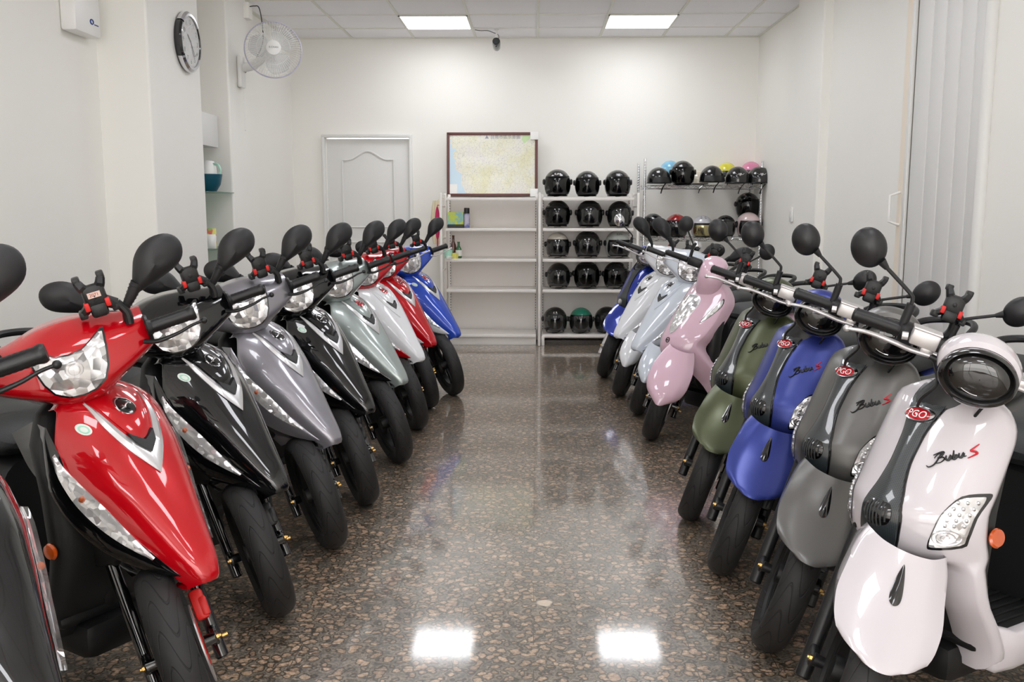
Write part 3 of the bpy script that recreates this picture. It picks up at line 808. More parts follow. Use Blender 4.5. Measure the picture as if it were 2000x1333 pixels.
# ---- chrome wire rack
def wire_rack():
    e = empty('wire_rack', (1.025, 8.92, 0), label='chrome wire shelving rack of mixed helmets in the right back corner', cat='rack')
    W, D = 1.09, .36
    for x, y, h in ((0, 0, 1.745), (W, 0, 1.72), (-.02, D, 1.72), (W-.03, D, 1.70)):
        rws = [(.0115, 0)]; z = 0
        while z < h-.03: z += .0254; rws += [(.0125, z-.003), (.0115, z-.001), (.0115, z)]
        rws.append((.0125, h)); 
        MB().lathe(rws, 10, T(x, y, 0)).build('post', M['chrome'], e)
    for z in (1.50, 1.01, .50, .10):
        g = MB()
        for y in (0, D):
            g.tube([(0, y, z), (W, y, z)], .003, 6).tube([(0, y, z-.03), (W, y, z-.03)], .003, 6)
            n = 28; g.tube([(W*k/n, y, z-.03*(k % 2)) for k in range(n+1)], .0022, 5)
        for x in (0, W): g.tube([(x, 0, z), (x, D, z)], .003, 6).tube([(x, 0, z-.03), (x, D, z-.03)], .003, 6)
        for k in range(1, 42): g.tube([(W*k/42, 0, z), (W*k/42, D, z)], .0014, 4)
        g.tube([(0, D/2, z-.004), (W, D/2, z-.004)], .003, 6)
        g.build('wire_shelf', M['chrome'], e)
wire_rack()

# ---- red banner hung outside over the shop front, behind the camera
# ================================================================ HELMETS
def ept(az, el, s=1.0, a=.132, b=.118, c=.122, cz=.128):
    ce = math.cos(el); ce = ce if el > 0 else ce**.35
    return Vector((a*s*ce*math.cos(az), b*s*ce*math.sin(az), cz+c*s*math.sin(el)))
_hc = {}
def helmet_meshes(kind):
    if kind in _hc: return _hc[kind]
    d = {}
    A, E = 56, 22
    if kind in ('jet', 'jetopen', 'jetlow'):
        e0, e1 = R(-66), R(90)
        def shell(s, hole):
            V, F = [], []
            for i in range(E+1):
                el = e0+(e1-e0)*i/E
                for j in range(A): V.append(ept(2*PI*j/A, el, s))
            for i in range(E):
                el = e0+(e1-e0)*(i+.5)/E
                for j in range(A):
                    az = (2*PI*(j+.5)/A+PI) % (2*PI)-PI
                    if hole and abs(az) < R(60) and el < R(20): continue
                    F.append((i*A+j, i*A+(j+1) % A, (i+1)*A+(j+1) % A, (i+1)*A+j))
            return MB().add(V, F)
        d['shell'] = (shell(1, True), 'shell'); 
        li = shell(.93, False); d['liner'] = (li, 'underside')
        # visor
        up_el = {'jet': 26, 'jetopen': 46, 'jetlow': 10}[kind]; azm = 62 if kind == 'jetlow' else 74
        lo_el = -50
        rws = []
        for i in range(13):
            el = R(lo_el+(up_el-lo_el)*i/12)
            rws.append([ept(R(-azm+2*azm*j/32)*(1-.10*(i/12)**3), el, 1.035) for j in range(33)])
        rin = [[v-(v-Vector((0, 0, .128))).normalized()*.003 for v in r] for r in rws]
        g = MB(); g.grid(rws); g.grid(rin[::-1])
        d['visor'] = (g, 'visor')
        g = MB()
        g.tube([rws[-1][j]*1.0 for j in range(33)], .0035, 6)
        for s in (1, -1):
            p = ept(s*R(80), R(4), 1.0)
            g.lathe([(0, 0), (.026, 0), (.026, .010), (.018, .016), (0, .017)], 16, T(*p) @ Rz(s*82) @ Ry(90))
        d['visor_hinge'] = (g, 'plastic')
        rim = []
        for j in range(49):
            az = R(66)+(2*PI-R(132))*j/48; rim.append(ept(az, e0, 1.0))
        g = MB().tube(rim, .006, 6); d['rubber_edge'] = (g, 'plastic')
        g = MB().tube([ept(R(50), R(-60), .9), Vector((.09, .02, .012)), Vector((.11, -.03, .008))], [.007, .008, .008], 6, smooth=4, flat=.35)
        d['chin_strap'] = (g, 'plastic')
    else:
        e0 = R(-14)
        rws = []
        for i in range(15):
            el = e0+(R(90)-e0)*i/14
            rws.append([ept(2*PI*j/A, el, 1, .125, .115, .125, .05) for j in range(A)])
        rin = [[Vector((v.x*.94, v.y*.94, .05+(v.z-.05)*.94)) for v in r] for r in rws]
        g = MB(); g.grid(rws, closed=True)
        d['shell'] = (g, 'shell'); g = MB(); g.grid(rin[::-1], closed=True); d['liner'] = (g, 'underside')
        g = MB().tube([ept(2*PI*j/A, e0, 1, .125, .115, .125, .05) for j in range(A+1)], .005, 6, cap=False); d['rubber_edge'] = (g, 'plastic')
        rws = []
        for i in range(5):
            t = i/4
            rws.append([ept(R(-52+104*j/16), R(12-22*t), 1.03+.16*t*math.cos(R(-52+104*j/16))**.5, .125, .115, .125, .05) for j in range(17)])
        g = MB(); g.grid(rws); g.grid([[v-Vector((0, 0, .004)) for v in r] for r in rws][::-1]); d['peak'] = (g, 'plastic')
        g = MB().tube([(.02, .08, .03), (.05, .02, -.03), (.055, -.0, -.085)], [.009, .009, .008], 6, smooth=4, flat=.3); d['strap'] = (g, 'plastic')
    _hc[kind] = {k: (g.mesh(k), m) for k, (g, m) in d.items()}
    return _hc[kind]
HM = {}
def hpaint(name, col, **k):
    if name not in HM: HM[name] = paint('helmet_'+name, col, **k)
    return HM[name]
hpaint('black', (14, 15, 17)); hpaint('cream', (206, 202, 192)); hpaint('grey', (176, 180, 176)); hpaint('teal', (28, 122, 98)); hpaint('red', (150, 20, 24))
hpaint('silverwhite', (200, 200, 206), metal=.2); hpaint('sky', (128, 190, 222)); hpaint('yellow', (226, 218, 70)); hpaint('pink', (226, 140, 176)); hpaint('palepink', (214, 192, 192)); hpaint('ivory', (222, 214, 196))
def helmet(x, y, z, kind, col, visor, lab, grp, yaw=0, s=1.0, text=None, tcol='white', wings=False, tilt=0, feat=None, el_t=44):
    e = empty('helmet', (x, y, z), (0, R(tilt), R(-90+yaw)), label=lab, cat='helmet', group=grp)
    e.scale = (s, s, s)
    for k, (me, m) in helmet_meshes(kind).items():
        if k == 'peak' and feat != 'peak': continue
        if k == 'visor' and visor is None: continue
        o = bpy.data.objects.new(k, me); COL.objects.link(o); o.parent = e
        mm = HM[col] if m == 'shell' else M[visor] if m == 'visor' else M[m]
        if not me.materials: me.materials.append(mm)
        o.material_slots[0].link = 'OBJECT'; o.material_slots[0].material = mm
        if k == 'shell': sh = o
    if text:
        def fn(u, v): return ept(u/.118, R(el_t)+v/.122, 1.004)
        t = MB().text(text, .034, fn); t.build('lettering', M[tcol], sh)
    if wings:
        def fn2(u, v): return ept(u/.11, R(22)+v/.12, 1.01, .125, .115, .125, .05)
        g = MB()
        pts = [(-.05, .012), (-.02, .006), (-.008, .014), (0, .006), (.008, .014), (.02, .006), (.05, .012), (.03, -.004), (.01, -.006), (0, -.016), (-.01, -.006), (-.03, -.004)]
        g.add([fn2(*p) for p in pts]+[fn2(0, 0)], [(i, (i+1) % 12, 12) for i in range(12)])
        g.build('wing_badge', M['chrome'], sh, smooth=False)
    if feat == 'vents':
        for s_ in (-1, 1):
            g = MB(); pts = [(s_*.02, 0), (s_*.032, .03), (s_*.055, .035), (s_*.048, .0)]
            g.add([ept(p[0]/.118, R(46)+p[1]/.122, 1.008) for p in pts], [(0, 1, 2, 3)]); g.build('vent', M['plastic'], sh, smooth=False)
    if feat == 'stripe':
        g = MB(); pts = [(.02, .0), (.06, .03), (.10, .0), (.08, -.045), (.03, -.05)]
        g.add([ept(-p[0]/.118-.1, R(2)+p[1]/.122, 1.045) for p in pts], [(0, 1, 2, 3, 4)]); g.build('flame_decal', M['red_plastic'], sh, smooth=False)
    return e
HG = 'helmets on the white shelving'
def px_x(px, Y): return (px-1045)/1830*Y*1.0   # column of shelving, at depth Y
HY = 8.93
rowz = [1.387, 1.105, .820, .533, .107]
H = [
 # px, row, kind, col, visor, text, tcol, scale, yaw, label
 (1088, 0, 'jet', 'black', 'visor', 'SUPA', 'white', 1.03, 0, 'black helmet with white lettering and clear visor, left on the top shelf'),
 (1145, 0, 'jet', 'black', 'visor', 'SUPA', 'print', .97, 0, 'black clear-visor helmet with scuffed grey forehead lettering, middle of the top shelf'),
 (1203, 0, 'jet', 'black', 'visor', 'SUPA', 'print', 1.0, 4, 'black clear-visor helmet, right on the top shelf next to the chrome rack'),
 (1088, 1, 'jet', 'black', 'visor', None, None, 1.02, 0, 'black helmet without lettering, left on the second shelf'),
 (1150, 1, 'jetopen', 'black', 'smoke', 'SUPA', 'greyplastic', 1.02, 0, 'black helmet with a long dark visor, middle of the second shelf'),
 (1208, 1, 'jet', 'black', 'smoke', None, None, .98, 0, 'black helmet behind the chrome scooter mirror, right on the second shelf'),
 (1089, 2, 'jet', 'cream', 'smoke', None, None, .94, 0, 'cream-topped helmet with dark visor, left on the third shelf'),
 (1147, 2, 'jetopen', 'black', 'smoke', 'SUPA', 'greyplastic', 1.02, 0, 'all black helmet between the cream and the grey one on the third shelf'),
 (1206, 2, 'jetlow', 'grey', 'smoke', 'SUPA', 'plastic', 1.02, 4, 'light grey helmet with black lettering, right on the third shelf'),
 (1091, 3, 'jet', 'black', 'smoke', None, None, .94, 0, 'black helmet with greenish dark visor, left on the fourth shelf'),
 (1146, 3, 'jetopen', 'black', 'visor', 'SUPA', 'greyplastic', 1.02, 0, 'black helmet in the middle of the fourth shelf'),
 (1203, 3, 'jet', 'black', 'visor', 'SUPA', 'greyplastic', 1.0, 0, 'black helmet, right on the fourth shelf, partly behind the blue retro scooter'),
 (1085, 4, 'jet', 'black', 'smoke', 'K R', 'white', .96, 0, 'black helmet with a loose strap, left on the bottom shelf'),
 (1136, 4, 'jet', 'teal', 'smoke', None, None, .94, 0, 'helmet with a teal crown and dark visor, middle of the bottom shelf'),
 (1187, 4, 'jet', 'black', 'visor', 'SUPA', 'white', .98, 30, 'black helmet turned aside, right on the bottom shelf behind the blue retro scooter'),
]
for px, r, kind, col, vis, tx, tc, s, yw, lab in H:
    helmet(px_x(px, HY), HY, rowz[r], kind, col, vis, lab, HG, yw, s*1.02, tx, tc or 'white', el_t=38 if r in (0, 4) else 46)
HG2 = 'helmets on the chrome rack'
def rk(px, y): return (px-1045)/1830*y
Z1, Z2 = 1.503, 1.013
helmet(rk(1282, 8.94), 8.95, Z1, 'half', 'black', None, 'black open-face helmet at the left end of the upper wire shelf', HG2, 20, .94, feat='peak')
helmet(rk(1303, 9.24), 9.24, Z1+.09, 'half', 'sky', None, 'light blue helmet behind the big visored one on the upper wire shelf', HG2, 0, .86)
helmet(rk(1328, 8.96), 8.99, Z1-.01, 'jet', 'black', 'visor', 'large black helmet with clear visor, second from left on the upper wire shelf', HG2, 0, .95)
helmet(rk(1357, 9.24), 9.24, Z1, 'half', 'ivory', None, 'ivory helmet mostly hidden at the back of the upper wire shelf', HG2, 0, .85)
helmet(rk(1384, 8.94), 8.96, Z1+.01, 'half', 'black', None, 'black cap helmet with strap dangling below the upper wire shelf', HG2, 8, .98, feat='peak')
helmet(rk(1411, 9.24), 9.24, Z1+.075, 'half', 'yellow', None, 'yellow cap helmet behind the black ones on the upper wire shelf', HG2, 0, .84, feat='peak')
helmet(rk(1433, 8.94), 8.96, Z1-.0, 'half', 'black', None, 'black cap helmet with winged badge, left of its twin on the upper wire shelf', HG2, 0, .98, wings=True)
helmet(rk(1457, 9.24), 9.24, Z1+.08, 'half', 'pink', None, 'pink cap helmet at the back right of the upper wire shelf', HG2, 10, .86, feat='peak')
helmet(rk(1474, 8.94), 8.96, Z1-.0, 'half', 'black', None, 'black cap helmet with winged badge at the right end of the upper wire shelf', HG2, 0, .98, wings=True)
helmet(rk(1273, 8.95), 8.96, Z2-.0, 'jet', 'black', 'visor', 'black helmet at the left end of the lower wire shelf', HG2, 10, .90)
helmet(rk(1318, 8.95), 8.96, Z2-.01, 'jet', 'red', 'smoke', 'dark red helmet with black visor on the lower wire shelf', HG2, -8, .92)
helmet(rk(1368, 8.96), 8.98, Z2-.01, 'jetlow', 'silverwhite', 'goldvisor', 'white helmet with a gold mirrored visor on the lower wire shelf', HG2, 0, .87, feat='vents')
helmet(rk(1412, 8.95), 8.96, Z2-.0, 'jet', 'black', 'smoke', 'black helmet with red flame decal on the lower wire shelf', HG2, -14, .84, feat='stripe')
helmet(rk(1453, 9.22), 9.22, Z2+.18, 'jet', 'black', 'visor', 'large black helmet perched behind the pale pink one on the lower wire shelf', HG2, 0, .98)
helmet(rk(1457, 8.95), 8.97, Z2+.0, 'jetlow', 'palepink', 'smoke', 'pale pink helmet at the right end of the lower wire shelf', HG2, 0, .95)
b = MB().lathe([(0, 0), (.08, 0), (.09, .10), (.09, .17), (0, .172)], 28)
o = b.build('storage_tub', M['gloss_black'], loc=(rk(1453, 9.22), 9.22, Z2+.003)); tag(o, 'black tub at the back of the lower wire shelf carrying the large black helmet', 'tub')
# ================================================================ SCOOTERS
RAKE = R(26.5)
AXV = Vector((-math.sin(RAKE), 0, math.cos(RAKE))); A0 = Vector((.08, 0, 0)); WR = .225
def steer_fn(st):
    """turn the front end about the steering axis and let the tyre rest on the floor"""
    Mr = Matrix.Translation(A0) @ Matrix.Rotation(st, 4, AXV) @ Matrix.Translation(-A0)
    low = min((Mr @ Vector(((WR-abs(yy)*.25)*math.cos(t), yy, WR+(WR-abs(yy)*.25)*math.sin(t)))).z for t in [(-2.6+2.1*k/60) for k in range(61)] for yy in (-.02, 0, .02))
    Mw = Matrix.Translation((0, 0, -low)) @ Mr
    return (lambda v: Mr @ v), (lambda v: Mw @ v)

def tyre_mesh(cx, w=.046, R0=WR, xf=None):
    prof = []
    for k in range(13):
        t = -1+2*k/12; a = t*R(88)
        prof.append((R0-.034*(1-math.cos(a))-.0, w*math.sin(a)*1.0, t))
    prof = [(R0-.062, -w*.72, -1.15)]+prof+[(R0-.062, w*.72, 1.15)]
    n = 56; V = []; F = []; UV = []
    for i in range(n):
        t = 2*PI*i/n
        for r, y, q in prof: V.append(Vector((cx+r*math.cos(t), y, R0+r*math.sin(t))))
    m = len(prof)
    for i in range(n):
        for j in range(m-1):
            F.append((i*m+j, i*m+j+1, ((i+1) % n)*m+j+1, ((i+1) % n)*m+j))
            UV.append([(i/n, prof[j][2]), (i/n, prof[j+1][2]), ((i+1)/n, prof[j+1][2]), ((i+1)/n, prof[j][2])])
    me = bpy.data.meshes.new('tyre'); me.from_pydata([tuple(xf(v)) if xf else tuple(v) for v in V], [], F)
    uv = me.uv_layers.new(name='UVMap'); k = 0
    for f in UV:
        for c in f: uv.data[k].uv = c; k += 1
    for p in me.polygons: p.use_smooth = True
    me.update(); return me

def rim_mb(cx, R0=WR):
    g = MB(); q = T(cx, 0, R0) @ Rx(90)
    g.lathe([(R0-.060, -.034), (R0-.052, -.036), (R0-.060, -.028), (R0-.078, -.02), (R0-.078, .02), (R0-.060, .028), (R0-.052, .036), (R0-.060, .034), (R0-.066, .024), (R0-.083, .018), (R0-.083, -.018), (R0-.066, -.024), (R0-.060, -.034)], 40, None)
    o = MB(); 
    rws = [[Vector((r*math.cos(2*PI*k/40), r*math.sin(2*PI*k/40), h)) for k in range(40)] for r, h in [(R0-.060, -.034), (R0-.052, -.036), (R0-.060, -.026), (R0-.078, -.02), (R0-.078, .02), (R0-.060, .026), (R0-.052, .036), (R0-.060, .034), (R0-.068, .022), (R0-.085, .016), (R0-.085, -.016), (R0-.068, -.022), (R0-.060, -.034)]]
    o.grid(rws, closed=True)
    for k in range(5):
        a = 2*PI*k/5
        for da in (-.13, .13):
            p0 = Vector((.03*math.cos(a), .03*math.sin(a), 0)); p1 = Vector(((R0-.08)*math.cos(a+da), (R0-.08)*math.sin(a+da), 0))
            o.tube([p0, p1], [.012, .009], 8)
    o.lathe([(0, -.04), (.03, -.04), (.034, -.02), (.034, .02), (.03, .04), (0, .04)], 20)
    f = MB(); f.add(o.V, o.F, q); return f

class Kit:
    """one scooter family: meshes built once per family, then copied to every scooter"""
    def __init__(s, st):
        s.parts = []      # (name, mesh, material key, parent index)
        s.S, s.W = steer_fn(st)
    def add(s, name, mb, m, par=None, fr='b', sharp=35, smooth=True, when=None, label=None):
        xf = {'b': None, 's': s.S, 'w': s.W}[fr]
        me = mb if isinstance(mb, bpy.types.Mesh) else mb.mesh(name, xf, sharp, smooth)
        s.parts.append((name, me, m, par, when, label)); return len(s.parts)-1
    def place(s, loc, yaw, roll, cfg, label, cat='scooter', group=None):
        root = empty('scooter', (loc[0], loc[1], 0), (R(roll), 0, R(yaw)), label=label, cat=cat, group=group)
        objs = {}
        for i, (name, me, m, par, when, plab) in enumerate(s.parts):
            if when and not cfg.get(when): continue
            if par is not None and par not in objs: continue
            o = bpy.data.objects.new(name, me); COL.objects.link(o)
            o.parent = root if par is None else objs[par]
            mm = cfg.get(m) if m in cfg else M[m]
            if not me.materials: me.materials.append(mm)
            o.material_slots[0].link = 'OBJECT'; o.material_slots[0].material = mm
            if plab: o['label'] = plab
            objs[i] = o
        return root

def axpt(x, z, t): return Vector((x, 0, z))+AXV*t
def add_front_end(K, caliper='plastic', leg_m='gloss_black', legw=.083, legr=.0165, top=.50):
    K.add('front_tyre', tyre_mesh(0, xf=K.W), 'tyre')
    r = K.add('front_wheel', rim_mb(0), 'underside', fr='w')
    q = T(0, .052, WR) @ Rx(90)
    g = MB(); rr = [[Vector((r_*math.cos(2*PI*k/36), r_*math.sin(2*PI*k/36), h)) for k in range(36)] for r_, h in [(.055, -.0018), (.098, -.0018), (.098, .0018), (.055, .0018), (.055, -.0018)]]
    g.grid(rr, closed=True); o = MB(); o.add(g.V, g.F, q)
    K.add('brake_disc', o, 'alu', r, 'w')
    o = MB(); g = MB(); rr = [[Vector((r_*math.cos(2*PI*k/36), r_*math.sin(2*PI*k/36), h)) for k in range(36)] for r_, h in [(.03, -.003), (.06, -.003), (.06, .003), (.03, .003), (.03, -.003)]]
    g.grid(rr, closed=True); o.add(g.V, g.F, q); K.add('disc_carrier', o, 'caliper', r, 'w')
    K.add('brake_caliper', MB().box((-.085, .074, WR+.055), (.052, .034, .078), .009, Ry(-30).to_3x3()).box((-.07, .084, WR+.055), (.03, .02, .05), .006, Ry(-30).to_3x3()), 'caliper', None, 'w')
    for s in (1, -1):
        b = Vector((-.035, s*legw, .143)); a = b+AXV*.14; t_ = b+AXV*.40
        g = MB().tube([b, b+AXV*.004, a+AXV*.06, t_], [legr*.8, legr, legr, legr*.96], 16)
        g.lathe([(0, -.012), (.014, -.012), (.016, .012), (0, .012)], 12, T(-.0, s*(legw-.012), WR) @ Rx(90))
        g.box((-.03, s*legw, WR-.01), (.06, .02, .032), .008)
        L = K.add('fork_leg', g, leg_m, None, 'w')
        K.add('axle_bolt', MB().lathe([(0, 0), (.0075, 0), (.0075, .006), (.0045, .007), (.0045, .011), (0, .011)], 6, T(0, s*(legw+.004), WR) @ Rx(-90*s)), 'gold', L, 'w')
        if s > 0: K.add('hose_bolt', MB().tube([b+AXV*.05+Vector((.0, .016, 0)), b+AXV*.05+Vector((.0, .03, 0))], .005, 6), 'gold', L, 'w')
    # yoke and steering stem
    K.add('fork_yoke', MB().box(tuple(Vector((-.035, 0, .143))+AXV*.40), (.06, .20, .04), .012, Ry(-26.5).to_3x3()), 'underside', None, 'w')
    g = MB().tube([A0+AXV*top, A0+AXV*1.02], .026, 14)
    K.add('steering_stem', g, 'underside', None, 's')
    K.add('brake_hose', MB().tube([(-.09, .09, .30), (-.13, .11, .40), (-.2, .07, .52), (-.24, .04, .66)], .005, 8, smooth=6), 'plastic', None, 'w')

def add_rear(K, tail='tail', skirt=False):
    """platform, seat, tail, engine and rear wheel"""
    # steering column cover, knee panel behind the front shield
    rws = []
    for z, x, w, d in ((.22, -.34, .145, .05), (.32, -.31, .155, .07), (.45, -.27, .16, .10), (.60, -.28, .165, .10), (.72, -.33, .155, .08), (.79, -.36, .12, .06), (.83, -.37, .07, .04)):
        rws.append([Vector((x+d*.5*math.copysign(abs(math.cos(2*PI*k/28))**.6, math.cos(2*PI*k/28)), w*math.copysign(abs(math.sin(2*PI*k/28))**.6, math.sin(2*PI*k/28)), z)) for k in range(28)])
    K.add('knee_panel', MB().grid(rws, closed=True, caps=True), 'inner')
    K.add('glovebox_lid', MB().box((-.372, 0, .60), (.02, .16, .14), .01, Ry(-8).to_3x3()), 'greyplastic')
    # dark nose of the chassis between shield and wheel
    K.add('inner_mudguard', MB().box((-.24, 0, .50), (.14, .17, .20), .04, Ry(-15).to_3x3()), 'underside')
    g = MB().box((-.47, 0, .265), (.36, .29, .035), .014)
    for k in range(9): g.box((-.47, -.11+.0275*k, .285), (.30, .008, .006), .002)
    K.add('floorboard', g, 'inner')
    K.add('frame', MB().box((-.46, 0, .20), (.40, .20, .10), .03).tube([(-.30, 0, .60), (-.30, 0, .30), (-.36, 0, .20), (-.6, 0, .19)], .03, 10), 'underside')
    # body under the seat
    rws = []
    for x, w, z0, z1 in ((-.60, .10, .27, .62), (-.64, .135, .25, .65), (-.75, .15, .27, .665), (-.88, .15, .33, .675), (-1.0, .135, .42, .69), (-1.12, .105, .52, .71), (-1.22, .06, .60, .725), (-1.25, .03, .64, .72)):
        c, h = (z0+z1)/2, (z1-z0)/2
        rws.append([Vector((x, w*math.copysign(abs(math.cos(2*PI*k/28))**.7, math.cos(2*PI*k/28)), c+h*math.copysign(abs(math.sin(2*PI*k/28))**.7, math.sin(2*PI*k/28)))) for k in range(28)])
    K.add('underseat_panel', MB().grid(rws[:4], closed=True, caps=True), 'inner')
    K.add('tail_fairing', MB().grid(rws[3:], closed=True, caps=True), tail)
    rws = []
    for x, w, z0, z1 in ((-.575, .07, .655, .675), (-.60, .115, .635, .705), (-.68, .145, .64, .735), (-.80, .148, .65, .735), (-.90, .145, .66, .75), (-1.00, .13, .685, .785), (-1.10, .105, .70, .79), (-1.16, .07, .72, .775), (-1.18, .04, .735, .76)):
        c, h = (z0+z1)/2, (z1-z0)/2
        rws.append([Vector((x, w*math.copysign(abs(math.cos(2*PI*k/28))**.75, math.cos(2*PI*k/28)), c+h*math.copysign(abs(math.sin(2*PI*k/28))**.75, math.sin(2*PI*k/28)))) for k in range(28)])
    K.add('seat', MB().grid(rws, closed=True, caps=True), 'seat')
    p = [(-1.04, -.13, .735), (-1.10, -.135, .785), (-1.18, -.115, .815), (-1.235, -.05, .825), (-1.235, .05, .825), (-1.18, .115, .815), (-1.10, .135, .785), (-1.04, .13, .735)]
    K.add('grab_rail', MB().tube(p, .014, 10, smooth=6), 'rail')
    K.add('tail_light', MB().box((-1.25, 0, .665), (.03, .10, .05), .012), 'redlamp')
    K.add('rear_tyre', tyre_mesh(-1.10), 'tyre')
    K.add('rear_wheel', rim_mb(-1.10), 'underside')
    g = MB().box((-.95, .10, .27), (.36, .07, .13), .03).box((-.80, 0, .30), (.22, .18, .14), .03)
    K.add('engine', g, 'greyplastic')
    K.add('muffler', MB().tube([(-.78, -.11, .20), (-.9, -.125, .21), (-1.02, -.13, .25), (-1.27, -.135, .31)], [.014, .04, .045, .036], 16, smooth=3), 'underside')
    K.add('rear_fender', MB().tube([(-.98, 0, .49), (-1.12, 0, .52), (-1.26, 0, .46), (-1.33, 0, .36)], [.05, .055, .05, .03], 12, smooth=4, flat=.35), 'underside')
    K.add('license_holder', MB().box((-1.31, 0, .44), (.01, .13, .10), .003, Ry(25).to_3x3()), 'white')
    K.add('centre_stand', MB().tube([(-.74, -.10, .20), (-.80, -.14, .012), (-.86, -.145, .012)], .01, 8).tube([(-.74, .10, .20), (-.80, .14, .012), (-.86, .145, .012)], .01, 8).tube([(-.74, -.10, .20), (-.74, .10, .20)], .012, 8), 'underside')

def mirror_dish(K, c, fr='s', a=.044, b=.050):
    pass

def phone_holder(K, base, joint, head, tilt=(0, 0, 0)):
    """clamp stem rising from the bar to a ball joint with a four-claw holder"""
    g = MB().tube([base, (Vector(base)+Vector(joint))/2+Vector((0, .008, .0)), joint], .0105, 10, smooth=5)
    S_ = K.add('phone_holder', g, 'plastic', None, 's')
    g = MB()
    H_ = Matrix.Translation(head) @ Rx(tilt[0]) @ Ry(tilt[1]) @ Rz(tilt[2])
    o = MB().tube([joint, head], .0115, 10); o.ball(head, .017, 12, 8)
    q = MB().box((0, 0, 0), (.030, .054, .056), .010)
    for sy in (-1, 1):
        q.tube([(.0, sy*.014, .014), (.006, sy*.022, .027), (.0, sy*.027, .038)], [.013, .0115, .0105], 6)
        q.box((-.010, sy*.028, .043), (.036, .018, .018), .004)
        q.tube([(.0, sy*.014, -.014), (.004, sy*.026, -.028), (-.002, sy*.036, -.036)], [.013, .0115, .0105], 6)
        q.box((-.012, sy*.038, -.040), (.038, .019, .020), .004)
    q.box((0, 0, -.036), (.034, .040, .034), .008)
    o.add(q.V, q.F, H_)
    K.add('claw_plate', o, 'plastic', S_, 's')
    for sy in (-1, 1):
        q = MB().box((.004, sy*.024, -.022), (.024, .012, .022), .003)
        o = MB(); o.add(q.V, q.F, H_); K.add('locking_tab', o, 'red_plastic', S_, 's')
    q = MB().box((.0160, 0, .004), (.001, .030, .014)); o = MB(); o.add(q.V, q.F, H_)
    i = K.add('price_sticker', o, 'sticker', S_, 's', when='sticker_on')
    q = MB().text('2071', .011, lambda u, v: Vector((.0170, u, .004+v))); o = MB(); o.add(q.V, q.F, H_)
    K.add('sticker_digits', o, 'redlamp', S_, 's', when='sticker_on', smooth=False)
    return S_
M['sticker'] = mat_simple('cream_sticker', (226, 196, 184), .6)

